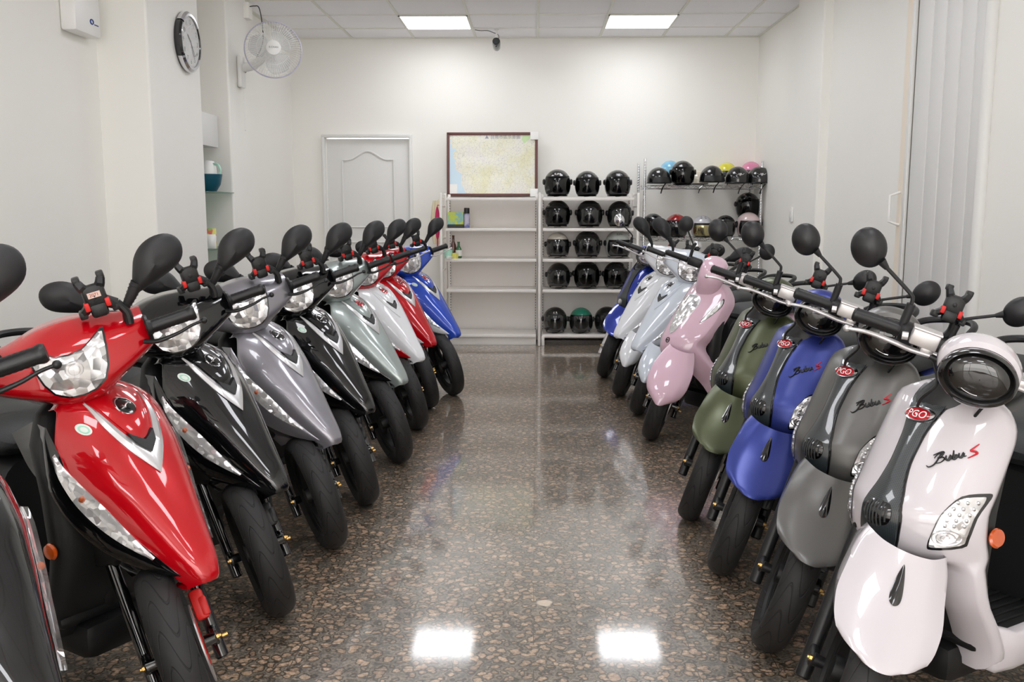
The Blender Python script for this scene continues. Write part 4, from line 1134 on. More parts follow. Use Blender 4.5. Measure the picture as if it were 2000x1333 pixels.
# ---------------------------------------------------------------- sport family
cenL = [(.87, -.305), (.845, -.26), (.804, -.186), (.74, -.125), (.676, -.075), (.60, -.013), (.52, .05), (.46, .096), (.43, .11)]
dropL = [(.87, .06), (.80, .105), (.70, .11), (.60, .10), (.50, .075), (.43, .04)]
widL = [(.87, .125), (.80, .150), (.76, .157), (.71, .157), (.65, .142), (.59, .118), (.53, .093), (.48, .069), (.45, .054), (.43, .042)]
def xL(y, z):
    w = herm(widL, z); u = min(abs(y)/w, 1.6)
    return herm(cenL, z)-herm(dropL, z)*(u**2.8)
def xcowl(y, z):
    a = abs(y)
    return -.198-1.9*y*y-.22*(z-.92)-(2.2*max(0, z-.955)**1.5)-(2.5*max(0, .885-z)**1.6)
def sport_kit(st, fender):
    K = Kit(st)
    # front cover
    rws = []
    n = 34; m = 36
    for i in range(n+1):
        v = i/n; z0 = .862-(.862-.432)*v; r = []
        for j in range(-m-3, m+4):
            u = max(-1, min(1, j/m)); w = herm(widL, z0)
            z = z0-.055*(1-v)**2*u*u*(1 if v < .999 else 1)-.02*(u**4)*(v**3)
            y = u*w; x = xL(y, z)
            k = abs(j)-m
            if k > 0: x -= .007*k; y -= math.copysign(.0035*k*(k-.5), u)
            r.append(Vector((x, y, z)))
        rws.append(r)
    # nose lip
    last = rws[-1]; rws.append([Vector((v.x-.004, v.y*.97, v.z-.012)) for v in last]); rws.append([Vector((v.x-.05, v.y*.8, v.z-.016)) for v in last])
    top = rws[0]; rws.insert(0, [Vector((v.x-.018, v.y*.97, v.z+.004)) for v in top]); rws.insert(0, [Vector((v.x-.05, v.y*.92, v.z-.004)) for v in top])
    fc = K.add('front_cover', MB().grid(rws), 'body', sharp=50)
    # raised centre tongue carrying the emblem
    tg = [(0, .852), (.036, .850), (.062, .830), (.054, .797), (.039, .766), (.022, .746), (0, .735)]
    tg = tg+[(-a, b) for a, b in tg[-2:0:-1]]
    K.add('centre_panel', MB().patch(smooth2(tg, 4), xL, .003, .009, 6, .008, 3), 'body', fc)
    # silver V with mesh inlet
    vo = [(.080, .812), (.086, .80), (.068, .752), (.040, .706), (0, .655)]
    for s in (0,):
        g = MB()
        for sg in (1, -1):
            inn = [(.0745, .826), (.060, .79), (.045, .760), (.027, .737), (0.0, .722)]
            out = [(.0785, .822), (.077, .786), (.064, .748), (.041, .708), (0.0, .658)]
            ri, ro = [], []
            for a_, b_ in zip(catmull([(p[0], p[1], 0) for p in inn], 5), catmull([(p[0], p[1], 0) for p in out], 5)):
                ri.append((sg*a_.x, a_.y)); ro.append((sg*b_.x, b_.y))
            rr = []
            for t_, of in ((0, -.004), (0, .004), (.5, .010), (1, .004), (1, -.004)):
                rr.append([Vector((xL(a[0]+(b[0]-a[0])*t_, a[1]+(b[1]-a[1])*t_)+of, a[0]+(b[0]-a[0])*t_, a[1]+(b[1]-a[1])*t_)) for a, b in zip(ri, ro)])
            g.grid(rr)
        K.add('silver_chevron', g, 'chev', fc)
    K.add('air_inlet', MB().patch(straight2([(-.034, .752), (0, .732), (.034, .752), (.026, .729), (0, .706), (-.026, .729)], 2), xL, .0125, 0, 3, .012), 'plastic', fc)
    # emblem
    K.add('emblem', MB().patch(ellipse(0, .808, .0225, .0155), xL, .013, .003, 4, .004), 'embm', fc)
    g = MB().band(ellipse(0, .808, .0225, .0155), ellipse(0, .808, .026, .0185), xL, .0145, .012)
    K.add('emblem_ring', g, 'chrome', fc)
    def ring_pts(cy, cz, a, b, t0, t1, n_): return [Vector((xL(0, .808)+.0175, cy+a*math.cos(R(t0+(t1-t0)*k/n_)), cz+b*math.sin(R(t0+(t1-t0)*k/n_)))) for k in range(n_+1)]
    g = MB().tube(ring_pts(.006, .808, .010, .008, 60, 300, 12), .0026, 6)
    g.tube([Vector((xL(0, .808)+.0175, -.014, .812)), Vector((xL(0, .808)+.0178, -.006, .808)), Vector((xL(0, .808)+.0175, -.014, .803))], .0028, 6)
    K.add('emblem_mark', g, 'markm', fc)
    K.add('inspection_sticker', MB().patch(ellipse(-.108, .770, .0125, .0125, 20), xL, .001, 0, 2, .001), 'round_sticker', fc, when='insp')
    K.add('sticker_print', MB().band(ellipse(-.108, .770, .006, .006, 20), ellipse(-.108, .770, .009, .009, 20), xL, .0016, .0016, .001), 'mint', fc, when='insp')
    # lower side covers with indicator lenses
    def side(sg):
        g = MB(); rr = []; A_ = []; B_ = []
        N_ = 26
        for i in range(N_+1):
            z = .775-(.775-.434)*i/N_; w = herm(widL, z); x = xL(w, z)
            t = i/N_; gl = math.sin(PI*min(1, max(0, t)))**.8
            a = Vector((x-.004, w-.002, z)); b = Vector((x-.022*gl-.004, w+.020*gl, z-.030*gl))
            c = Vector((x-.06*gl-.01, w+.020*gl, z-.075*gl)); d = Vector((x-.13, max(.0, w*.72), z-.085*gl-.01)); e_ = Vector((x-.22, w*.75, z-.05))
            rr.append([Vector((q.x, sg*q.y, q.z)) for q in (a, a.lerp(b, .5)+Vector((.004*gl, .004*gl, 0)), b, b.lerp(c, .5)+Vector((.002, .005*gl, 0)), c, d, e_)])
            A_.append(a); B_.append(b)
        g.grid(rr)
        low = K.add('lower_cover', g, 'lower', fc, sharp=28)
        # lens
        g = MB(); bz = MB(); rr = []; rb = []
        for i in range(2, 21):
            t = (i-2)/18; j = 2+i; 
            if j > N_: break
            a, b = A_[j], B_[j]; wd = math.sin(PI*min(1, t*.9+.05))**.6
            mid = a.lerp(b, .5); h0, h1 = mid+(a-mid)*.86*wd, mid+(b-mid)*.9*wd
            o_ = Vector((.006, .006, 0))
            rr.append([Vector((q.x, sg*q.y, q.z)) for q in (h0, h0+o_*.8, mid+o_*1.9, h1+o_*.8, h1)])
            h0, h1 = mid+(a-mid)*1.0*wd, mid+(b-mid)*1.05*wd
            rb.append([Vector((q.x, sg*q.y, q.z)) for q in (h0, h0+o_*.55, mid+o_*.9, h1+o_*.55, h1)])
        g.grid(rr); bz.grid(rb)
        K.add('indicator_reflector', bz, 'facet_small', low)
        K.add('indicator_lens', g, 'glass', low)
        q = rr[7][2]; K.add('indicator_bulb', MB().ball(tuple(q-Vector((.007, sg*.006, 0))), .008, 10, 8), 'amberbulb', low)
    for sg in (1, -1): side(sg)
    for sg in (1, -1):
        g = MB().lathe([(0, 0), (.024, 0), (.026, .004), (.022, .009), (0, .011)], 20, T(-.27, sg*.163, .47) @ Rx(-90*sg) @ Rz(0), .8)
        K.add('side_reflector', g, 'orange')
    # handlebar cowl
    rws = []
    Y = [-.186, -.178, -.165]+[-.15+.02*k for k in range(16)]+[.165, .178, .186]
    for y in Y:
        a = abs(y)
        zt = herm([(0, 1.020), (.05, 1.017), (.10, 1.006), (.14, .997), (.186, .994)], a); zb = herm([(0, .818), (.04, .826), (.08, .852), (.12, .872), (.16, .888), (.186, .898)], a)
        dp = herm([(0, .19), (.06, .17), (.12, .12), (.186, .085)], a)
        r = []
        for k in range(11):
            z = zb+(zt-zb)*k/10; r.append(Vector((xcowl(y, z)-.035*max(0, (k-7)/3)**2-.03*max(0, (2-k)/2)**2, y, z)))
        xb = xcowl(y, .93)-dp
        r.append(Vector((xcowl(y, zt)-.08*dp/.19-.02, y, zt+.004*(1-a/.2)))); r.append(Vector((xb, y, zt-.02))); r.append(Vector((xb-.005, y, (zt+zb)/2))); r.append(Vector((xb+.02, y, zb+.01)))
        rws.append(r)
    g = MB().grid(rws, closed=True, caps=True)
    cw = K.add('handlebar_cover', g, 'cowl', None, 's', sharp=45)
    for sg in (1, -1):
        g = MB().lathe([(.020, 0), (.034, 0), (.037, .004), (.034, .010), (.020, .006)], 20, T(-.282, sg*.183, .945) @ Rx(-90*sg))
        K.add('bar_collar', g, 'plastic', cw, 's')
    # instrument top
    K.add('instrument_panel', MB().box((-.375, 0, .998), (.07, .14, .02), .009, Ry(-14).to_3x3()), 'plastic', cw, 's')
    # head lamp
    half = [(0, .862), (.030, .866), (.056, .882), (.071, .908), (.079, .940), (.086, .985), (.078, .986), (.052, .972), (.028, .960), (0, .957)]
    ol = half+[(-a, b) for a, b in half[-2:0:-1]]
    oo = []
    for i in range(len(ol)):
        a, b = ol[i], ol[(i+1) % len(ol)]
        oo += [(a[0]+(b[0]-a[0])*k/3, a[1]+(b[1]-a[1])*k/3) for k in range(3)]
    K.add('headlight_bezel', MB().patch([(y*1.07, .925+(z-.925)*1.09) for y, z in oo], xcowl, .001, .0, 4, .008), 'gloss_black', cw, 's')
    rf = K.add('headlight_reflector', MB().patch(oo, xcowl, .003, .004, 5, .002), 'facet', cw, 's')
    K.add('bulb_shield', MB().lathe([(0, 0), (.012, 0), (.014, .004), (.012, .010), (0, .011)], 18, T(-.192, 0, .925) @ Ry(90)).lathe([(.018, 0), (.021, .003), (.019, .006)], 18, T(-.194, 0, .925) @ Ry(90)), 'alu', rf, 's')
    K.add('headlight_lens', MB().patch(oo, xcowl, .008, .014, 6, .008, 2.5), 'glass', cw, 's')
    # grips, levers
    for sg in (1, -1):
        d = Vector((.005, sg*.118, .004)); p0 = Vector((-.262, sg*.188, .951))
        g = MB(); N_ = 22
        pth = [p0+d*(k/N_) for k in range(N_+1)]
        rad = [.0175 if k % 2 else .0165 for k in range(N_+1)]; rad[0] = .021; rad[1] = .020; rad[-1] = .016; rad[-2] = .019; rad[-3] = .019
        g.tube(pth, rad, 16)
        K.add('grip', g, 'plastic', None, 's')
        lv = MB().tube([(-.245, sg*.170, .925), (-.225, sg*.200, .920), (-.215, sg*.25, .926), (-.215, sg*.285, .934), (-.218, sg*.315, .936)], [.009, .008, .006, .0055, .005], 10, smooth=5, flat=.7)
        lv.ball((-.218, sg*.317, .936), .0085, 12, 8)
        K.add('brake_lever', lv, 'leverm', None, 's')
    # mirrors
    for sg in (1, -1):
        path = [(-.275, sg*.148, .975), (-.272, sg*.150, .998), (-.268, sg*.158, 1.018), (-.262, sg*.176, 1.040), (-.258, sg*.200, 1.068)]
        g = MB().tube(path, [.009, .008, .010, .013, .016], 12, smooth=5)
        for k in range(6):
            p = Vector(path[2]).lerp(Vector(path[4]), .1+.15*k); g.lathe([(.010+.001*k, -.0025), (.0125+.0008*k, 0), (.010+.001*k, .0025)], 12, Matrix.Translation(p) @ Rx(-38*sg))
        ms = K.add('mirror', g, 'matte', None, 's')
        out = [(.186, 1.050), (.198, 1.043), (.224, 1.050), (.262, 1.062), (.300, 1.078), (.322, 1.098), (.329, 1.126), (.320, 1.150), (.296, 1.164), (.262, 1.163), (.232, 1.149), (.211, 1.126), (.199, 1.098), (.190, 1.072)]
        out = smooth2(out, 3); cy = sum(p[0] for p in out)/len(out); cz = sum(p[1] for p in out)/len(out)
        rr = []
        for t, dx in ((.001, .030), (.25, .029), (.5, .025), (.72, .018), (.88, .009), (.97, .0), (1.0, -.006), (.985, -.012), (.93, -.014), (.001, -.014)):
            rr.append([Vector((-.262+dx-.03*(p[0]-.25), sg*(cy+(p[0]-cy)*t), cz+(p[1]-cz)*t)) for p in out])
        K.add('mirror_housing', MB().grid(rr, closed=True), 'matte', ms, 's')
        g = MB(); rr = [[Vector((-.2765-.03*(p[0]-.25), sg*(cy+(p[0]-cy)*t), cz+(p[1]-cz)*t)) for p in out] for t in (.001, .9)]
        K.add('mirror_glass', g.grid(rr, closed=True), 'mirror', ms, 's')
    phone_holder(K, (-.262, .152, .975), (-.262, .140, 1.035), (-.258, .098, 1.068), (0, 0, 0))
    add_front_end(K)
    add_rear(K)
    if fender:
        fender_part(K, 'sport')
    return K

def fender_part(K, kind='retro', orn=False):
    if kind == 'retro':
        zt, zb = .562, .398
        fcen = [(.60, -.03), (.56, .0), (.527, .03), (.492, .072), (.45, .14), (.425, .19), (.40, .235), (.38, .245)]
        fw = [(.60, .070), (.562, .086), (.53, .100), (.49, .108), (.455, .114), (.43, .108), (.412, .095), (.403, .076), (.398, .055)]
    elif kind == 'sport':
        zt, zb = .470, .285
        fcen = [(.49, .02), (.45, .09), (.41, .155), (.36, .21), (.31, .24), (.27, .25)]
        fw = [(.49, .060), (.44, .070), (.38, .074), (.34, .068), (.31, .055), (.285, .03)]
    else:
        zt, zb = .540, .285
        fcen = [(.56, .0), (.50, .06), (.44, .14), (.38, .20), (.33, .235), (.27, .255)]
        fw = [(.56, .060), (.50, .092), (.44, .110), (.39, .112), (.34, .098), (.31, .074), (.285, .035)]
    def fx(y, z):
        w = herm(fw, z); u = min(1.3, abs(y)/w)
        return herm(fcen, z)-.040*u*u-.06*max(0, u-.6)**1.4
    rws = []
    n, m = 22, 16
    for i in range(n+1):
        z = zt-(zt-zb)*i/n; w = herm(fw, z); r = []
        for j in range(-m-6, m+7):
            u = max(-1, min(1, j/m)); y = u*w; zz = z+.012*(1-abs(u)**2)*0; x = fx(y, z)
            k = abs(j)-m
            if k > 0:
                q = k/6; x -= .15*q; y -= math.copysign(.012*q*q, u); zz -= .05*q*(1-i/n*.2)+.0
            r.append(Vector((x, y, zz)))
        rws.append(r)
    l = rws[-1]; rws.append([Vector((v.x-.006, v.y*.96, v.z-.004)) for v in l]); rws.append([Vector((v.x-.03, v.y*.9, v.z+.004)) for v in l])
    f = K.add('front_fender', MB().grid(rws), 'fender', None, 's', sharp=50)
    if orn:
        # drop-shaped black ornament
        o = [(0, .541), (.006, .528), (.011, .508), (.013, .492), (.010, .482), (0, .478)]; o = o+[(-a, b) for a, b in o[-2:0:-1]]
        K.add('fender_ornament', MB().patch(smooth2(o, 4), fx, .003, .010, 5, .006), 'gloss_black', f, 's')
    return f
# ---------------------------------------------------------------- retro family
cenR = [(.87, -.31), (.843, -.268), (.81, -.238), (.76, -.205), (.70, -.168), (.64, -.132), (.594, -.104), (.545, -.100), (.50, -.108), (.4, -.13), (.30, -.175), (.2, -.22)]
widR = [(.87, .060), (.845, .115), (.83, .135), (.81, .148), (.785, .158), (.75, .163), (.70, .165), (.60, .168), (.50, .171), (.40, .178), (.30, .182), (.24, .178), (.215, .160), (.20, .13)]
innR = [(.505, .0), (.50, .012), (.49, .045), (.475, .068), (.45, .084), (.40, .092), (.32, .085), (.25, .080), (.20, .09)]
def xR(y, z):
    w = herm(widR, z); u = min(abs(y)/.17, 1.2)
    return herm(cenR, z)-.105*(u**2.1)-.02*max(0, min(1, (abs(y)-.12)/.05))**2
legx = [(.52, -.200), (.45, -.212), (.40, -.220), (.32, -.262), (.245, -.30), (.2, -.31)]
def xRl(y, z):
    x = xR(y, z)
    if z > .505: return x
    t = min(1, (.505-z)/.035); t = t*t*(3-2*t)
    return x+(herm(legx, z)-.012*((y-.12)/.05)**2-x)*t
def retro_kit(st):
    K = Kit(st)
    g = MB()
    Z = [.868-.368*k/26 for k in range(27)]+[.495, .49, .483, .475, .462, .45, .43, .41, .38, .35, .32, .29, .26, .24, .225, .212, .203]
    for sg in (1, -1):
        rws = []
        for z in Z:
            i0 = herm(innR, z) if z < .505 else 0; w = herm(widR, z); r = []
            if i0 > .01: r += [Vector((xRl(i0, z)-.03, sg*(i0+.002), z)), Vector((xRl(i0, z)-.012, sg*i0, z))]
            else: r += [Vector((xRl(0, z), 0, z)), Vector((xRl(0, z), 0, z))]
            for j in range(15):
                y = i0+(w-i0)*j/14; zz = z-.0; r.append(Vector((xRl(y, z), sg*y, zz)))
            x, y = xRl(w, z), w
            r += [Vector((x-.008, sg*(y+.003), z)), Vector((x-.020, sg*(y+.004), z)), Vector((x-.034, sg*(y+.001), z)), Vector((x-.042, sg*(y-.008), z))]
            rws.append(r)
        t_ = rws[0]; rws.insert(0, [Vector((v.x-.02, v.y*.96, v.z+.001)) for v in t_])
        rws.insert(0, [Vector((v.x-.045, v.y*.8, v.z-.012)) for v in t_])
        l = rws[-1]; rws.append([Vector((v.x-.03, v.y, v.z-.004)) for v in l])
        g.grid(rws)
    sh = K.add('leg_shield', g, 'body', sharp=50)
    # carbon stripe
    hw = [(.862, .050), (.845, .049), (.80, .036), (.755, .026), (.706, .024), (.66, .031), (.62, .043), (.58, .052), (.54, .050), (.505, .042)]
    def strip(o0, o1, off, dom):
        rws = []
        for i in range(31):
            z = .866-(.866-.507)*i/30; h = herm(hw, z)
            r = []
            for t in (-1, -.98, -.6, -.2, 0, .2, .6, .98, 1):
                y = t*(h+o1); e = off if abs(t) < .99 else -.004
                r.append(Vector((xR(y, z)+e+dom*(1-abs(t))**.7 if abs(t) < .99 else xR(y, z)+e, y, z)))
            rws.append(r)
        return MB().grid(rws)
    K.add('stripe_edge', strip(0, .004, .003, .0), 'stripe_edge', sh)
    K.add('centre_stripe', strip(0, 0, .006, .010), 'stripe', sh, sharp=25)
    def xs(y, z): return herm(cenR, z)+.013-.012*(abs(y)/.05)
    # oval badge
    K.add('badge_rim', MB().band(ellipse(0, .808, .0325, .0125), ellipse(0, .808, .037, .0155), lambda y, z: herm(cenR, z)-2*y*y, .021, .018, .006), 'chrome', sh, when='pgo')
    bd = K.add('badge', MB().patch(ellipse(0, .808, .033, .013), lambda y, z: herm(cenR, z)-2*y*y, .018, .005, 5, .006), 'badge_red', sh, when='pgo')
    def onb(u, v): return Vector((herm(cenR, .808+v)-2*u*u+.0255-.005*((u/.033)**2+(v/.013)**2)*.9, u, .808+v))
    K.add('badge_lettering', MB().text('PGO', .021, lambda u, v: onb(u*1.15, v)), 'white', bd, smooth=False, when='pgo')
    # horn grille
    hc = (.0, .588)
    K.add('horn_cover', MB().patch(ellipse(*hc, .037, .036, 32), lambda y, z: herm(cenR, z)-1.5*y*y, .010, .012, 6, .010), 'gloss_black', sh, when='horn')
    g = MB()
    for k in range(-3, 4):
        y = k*.009; h = math.sqrt(max(0, .031**2-y*y))
        g.tube([Vector((herm(cenR, hc[1]+q*h)-1.5*y*y+.010+.012*(1-(y*y+(q*h)**2)/.037**2)+.001, y, hc[1]+q*h)) for q in (-1, -.5, 0, .5, 1)], .0022, 6)
    K.add('horn_ribs', g, 'greyplastic', sh, when='horn')
    K.add('round_lamp', MB().patch(ellipse(.0, .575, .022, .024, 24), lambda y, z: herm(cenR, z), .016, .004, 4, .008), 'silver', sh, when='lamp')
    # side lamps
    ol = [(.137, .640), (.160, .646), (.1665, .640), (.163, .600), (.158, .555), (.152, .538), (.115, .530), (.109, .538), (.116, .575), (.124, .612)]
    for sg in (1, -1):
        o = smooth2([(sg*a, b) for a, b in ol], 3); big = [(a+(a-sg*.139)*.14, .588+(b-.588)*1.12) for a, b in o]
        bz = K.add('lamp_bezel', MB().patch(big, xR, .0015, 0, 4, .006), 'gloss_black', sh, when='lamps')
        K.add('lamp_reflector', MB().patch(o, xR, .003, .0, 4, .002), 'facet_small', bz, when='lamps')
        gg = MB()
        for rr_ in (.006, .013, .020):
            gg.tube([Vector((xR(sg*(.134+rr_*math.cos(t)), .555+rr_*.85*math.sin(t))+.006, sg*(.134+rr_*math.cos(t)), .555+rr_*.85*math.sin(t))) for t in [2*PI*k/24 for k in range(25)]], .0016, 5)
        K.add('lamp_rings', gg, 'chrome', bz, when='lamps')
        gg = MB()
        for iz in range(5):
            for iy in range(3):
                y = .130+.012*iy-.003*(4-iz)*0+.003*iz*.5; z = .583+.0125*iz
                gg.ball((xR(y, z)+.003, sg*y, z), .0052, 8, 6)
        K.add('lamp_led_grid', gg, 'chrome', bz, when='lamps')
        K.add('lamp_lens', MB().patch(o, xR, .006, .006, 5, .004), 'glass', bz, when='lamps')
        g = MB().lathe([(0, 0), (.026, 0), (.028, .004), (.024, .009), (0, .011)], 24, T(-.285, sg*.172, .545) @ Rx(-70*sg) @ Rz(20*sg), .75)
        g.lathe([(0, 0), (.003, 0)], 6) if False else None
        K.add('side_reflector', g, 'orange')
    K.add('shield_slot', MB().patch(smooth2([(-.150, .505), (-.118, .512), (-.110, .47), (-.118, .43), (-.135, .45), (-.148, .48)], 3), xR, .0012, 0, 3, .003), 'slot', sh, when='lamps')
    # script badge
    ca, sa = math.cos(R(22)), math.sin(R(22))
    def scr(u, v):
        u *= .8; v *= .8; y = .095+u*ca-v*sa; z = .727+u*sa+v*ca; return Vector((xR(y, z)+.0035, y, z))
    def stroke(pts, r0, mat_name, nm):
        g = MB()
        for P in pts:
            q = catmull([(a, b, 0) for a, b in P], 5); n_ = len(q)
            g.tube([scr(p.x, p.y) for p in q], [r0*(.5+.7*math.sin(PI*(k+.6)/(n_+.2))) for k in range(n_)], 6, flat=.6)
        K.add(nm, g, mat_name, sh, when='script')
    # flowing 'Bubu' signature
    stroke([[(-.052, -.012), (-.046, -.017), (-.034, -.012), (-.022, .006), (-.018, .015), (-.026, .013), (-.034, .004)],
            [(-.036, .013), (-.020, .018), (-.012, .016), (-.018, .007), (-.026, .002), (-.016, .003), (-.012, -.003), (-.020, -.010), (-.030, -.011)],
            [(-.008, .006), (-.009, -.004), (-.003, -.007), (.002, .004), (.001, -.005), (.004, -.007)],
            [(.008, .016), (.006, -.006), (.011, -.005), (.014, .001), (.009, .003)],
            [(.018, .006), (.017, -.004), (.022, -.006), (.027, .004), (.026, -.005), (.031, -.005)]], .0026, 'plastic', 'script_lettering')
    stroke([[(.056, .020), (.046, .012), (.040, .006), (.047, .002), (.050, -.004), (.041, -.009), (.033, -.012)]], .0034, 'script_red', 'script_initial')
    K.add('shield_lettering', MB().text('MANY', .020, lambda u, v: scr(u-.0, v)), 'mint', sh, when='lamp', smooth=False)
    # side skirt below the platform
    for sg in (1, -1):
        rws = []
        for x, z0, z1, y in ((-.318, .212, .316, .172), (-.33, .202, .318, .178), (-.40, .196, .292, .180), (-.55, .196, .290, .176), (-.66, .20, .30, .17), (-.72, .22, .33, .16)):
            rws.append([Vector((x, sg*(y-.03), z0)), Vector((x, sg*(y-.008), z0+.002)), Vector((x, sg*y, z0+.016)), Vector((x, sg*(y+.002), (z0+z1)/2)), Vector((x, sg*y, z1-.010)), Vector((x, sg*(y-.008), z1-.001)), Vector((x, sg*(y-.03), z1))])
        K.add('side_skirt', MB().grid(rws, closed=True, caps=True), 'body', sharp=50)
        K.add('skirt_lettering', MB().text('PGO', .05, lambda u, v: Vector((-.56-sg*0-(u if sg < 0 else -u), sg*.1795, .245+v))), 'plastic', None, smooth=False, when='pgo')
    K.add('column_cover', MB().grid([[Vector((x+.055*math.cos(2*PI*k/20)*s_, .065*math.sin(2*PI*k/20)*s_, z)) for k in range(20)] for x, z, s_ in ((-.30, .80, 1.25), (-.305, .84, 1.1), (-.30, .88, .8), (-.30, .93, .7))], closed=True, caps=True), 'plastic', None, 's')
    # headlamp
    def ring(x, a, b, cz=.942, cy=.004):
        a *= .945; b *= .945
        return [Vector((x, cy+a*math.cos(2*PI*k/40), cz+b*math.sin(2*PI*k/40))) for k in range(40)]
    S = [(-.186, .086, .064, .946), (-.192, .091, .072, .951), (-.21, .094, .077, .955), (-.24, .094, .077, .955), (-.28, .087, .070, .951), (-.315, .066, .056), (-.335, .035, .03), (-.34, .002, .002)]
    hs = K.add('headlight_shell', MB().grid([ring(*q) for q in S], closed=True), 'cowl', None, 's')
    S = [(-.200, .088, .070, .938), (-.184, .089, .071, .939), (-.172, .0885, .070, .940), (-.163, .085, .066, .941), (-.160, .079, .060, .943), (-.166, .075, .055, .944), (-.175, .073, .053, .945)]
    K.add('headlight_rim', MB().grid([ring(*q) for q in S], closed=True), 'gloss_black', hs, 's', sharp=60)
    S = [(-.170, .0745, .0545, .944), (-.161, .066, .048, .944), (-.155, .050, .036, .944), (-.152, .030, .02, .944), (-.151, .001, .001, .944)]
    K.add('headlight_glass', MB().grid([ring(*q) for q in S], closed=True), 'headglass', hs, 's')
    K.add('lamp_trim_arc', MB().tube([Vector((-.157, .004+.046*math.cos(R(t)), .942+.036*math.sin(R(t)))) for t in range(235, 290, 8)], .0012, 6), 'chrome', hs, 's')
    # bars
    K.add('handlebar', MB().tube([(-.335, -.275, .950), (-.318, -.16, .955), (-.30, -.08, .945), (-.30, .08, .945), (-.318, .16, .955), (-.335, .275, .950)], .010, 12, smooth=5), 'plastic', None, 's')
    for sg in (1, -1):
        p0, p1 = Vector((-.315, sg*.165, .954)), Vector((-.338, sg*.282, .948)); N_ = 20
        rad = [.0178 if k % 2 else .0168 for k in range(N_+1)]; rad[-1] = .014; rad[-2] = .0185; rad[0] = .02
        K.add('grip', MB().tube([p0.lerp(p1, k/N_) for k in range(N_+1)], rad, 16), 'plastic', None, 's')
        K.add('switch_housing', MB().lathe([(0, -.02), (.022, -.02), (.027, -.014), (.028, .012), (.022, .020), (0, .02)], 20, T(-.312, sg*.152, .953) @ Rx(-90*sg) @ Rz(0)).box((-.312, sg*.150, .930), (.034, .03, .03), .008), 'plastic', None, 's')
        lv = MB().tube([(-.262, sg*.095, .932), (-.262, sg*.14, .930), (-.258, sg*.185, .934), (-.262, sg*.24, .934), (-.272, sg*.285, .924)], [.011, .0115, .0105, .009, .0075], 10, smooth=6, flat=.55)
        lv.ball((-.272, sg*.287, .9235), .0085, 12, 8)
        K.add('brake_lever', lv, 'alu', None, 's')
        g = MB().box((-.270, sg*.105, .940), (.030, .030, .022), .006).tube([(-.27, sg*.105, .94), (-.30, sg*.11, .952)], .009, 10)
        K.add('lever_bracket', g, 'alu', None, 's')
        K.add('lever_boot', MB().tube([(-.26, sg*.075, .928), (-.262, sg*.095, .930)], .008, 10), 'plastic', None, 's')
        # mirror
        st_ = MB().tube([(-.312, sg*.170, .965), (-.311, sg*.172, 1.022)], .0105, 12)
        st_.tube([(-.311, sg*.172, 1.018), (-.311, sg*.174, 1.034), (-.311, sg*.186, 1.046), (-.311, sg*.262, 1.088)], .0048, 10, smooth=5)
        ms = K.add('mirror', st_, 'matte', None, 's')
        st2 = MB().tube([(-.311, sg*.254, 1.083), (-.309, sg*.272, 1.095)], [.006, .011], 12); K.add('mirror_boot', st2, 'matte', ms, 's')
        out = [(.310+.041*math.cos(2*PI*k/36)*math.cos(R(30))-.049*math.sin(2*PI*k/36)*math.sin(R(30))*-1, 1.115+.041*math.cos(2*PI*k/36)*math.sin(R(-30))+.049*math.sin(2*PI*k/36)*math.cos(R(30))) for k in range(36)]
        cy, cz = .310, 1.115; rr = []
        for t, dx in ((.001, .022), (.3, .021), (.6, .016), (.85, .008), (.97, .001), (1.0, -.004), (.98, -.010), (.93, -.011), (.001, -.011)):
            rr.append([Vector((-.312+dx, sg*(cy+(p[0]-cy)*t), cz+(p[1]-cz)*t)) for p in out])
        K.add('mirror_housing', MB().grid(rr, closed=True), 'mirshell', ms, 's')
        K.add('mirror_glass', MB().grid([[Vector((-.3238, sg*(cy+(p[0]-cy)*t), cz+(p[1]-cz)*t)) for p in out] for t in (.001, .9)], closed=True), 'mirror', ms, 's')
    K.add('brake_reservoir', MB().box((-.258, -.120, .966), (.036, .062, .038), .004).box((-.258, -.120, .987), (.040, .066, .006), .002).tube([(-.262, -.155, .958), (-.262, -.168, .955)], .010, 12), 'alu', None, 's')
    K.add('control_cable', MB().tube([(-.262, -.085, .925), (-.225, -.06, .885), (-.24, -.075, .83), (-.30, -.06, .77)], .0038, 8, smooth=7), 'plastic', None, 's')
    K.add('control_cable', MB().tube([(-.262, .085, .925), (-.22, .05, .875), (-.25, .04, .80), (-.30, .03, .75)], .0038, 8, smooth=7), 'plastic', None, 's')
    phone_holder(K, (-.315, .150, .965), (-.312, .160, 1.035), (-.306, .141, 1.075), (0, -10, 0))
    add_front_end(K, legr=.019, leg_m='legm')
    fender_part(K, orn=True)
    add_rear(K, tail='tail')
    return K

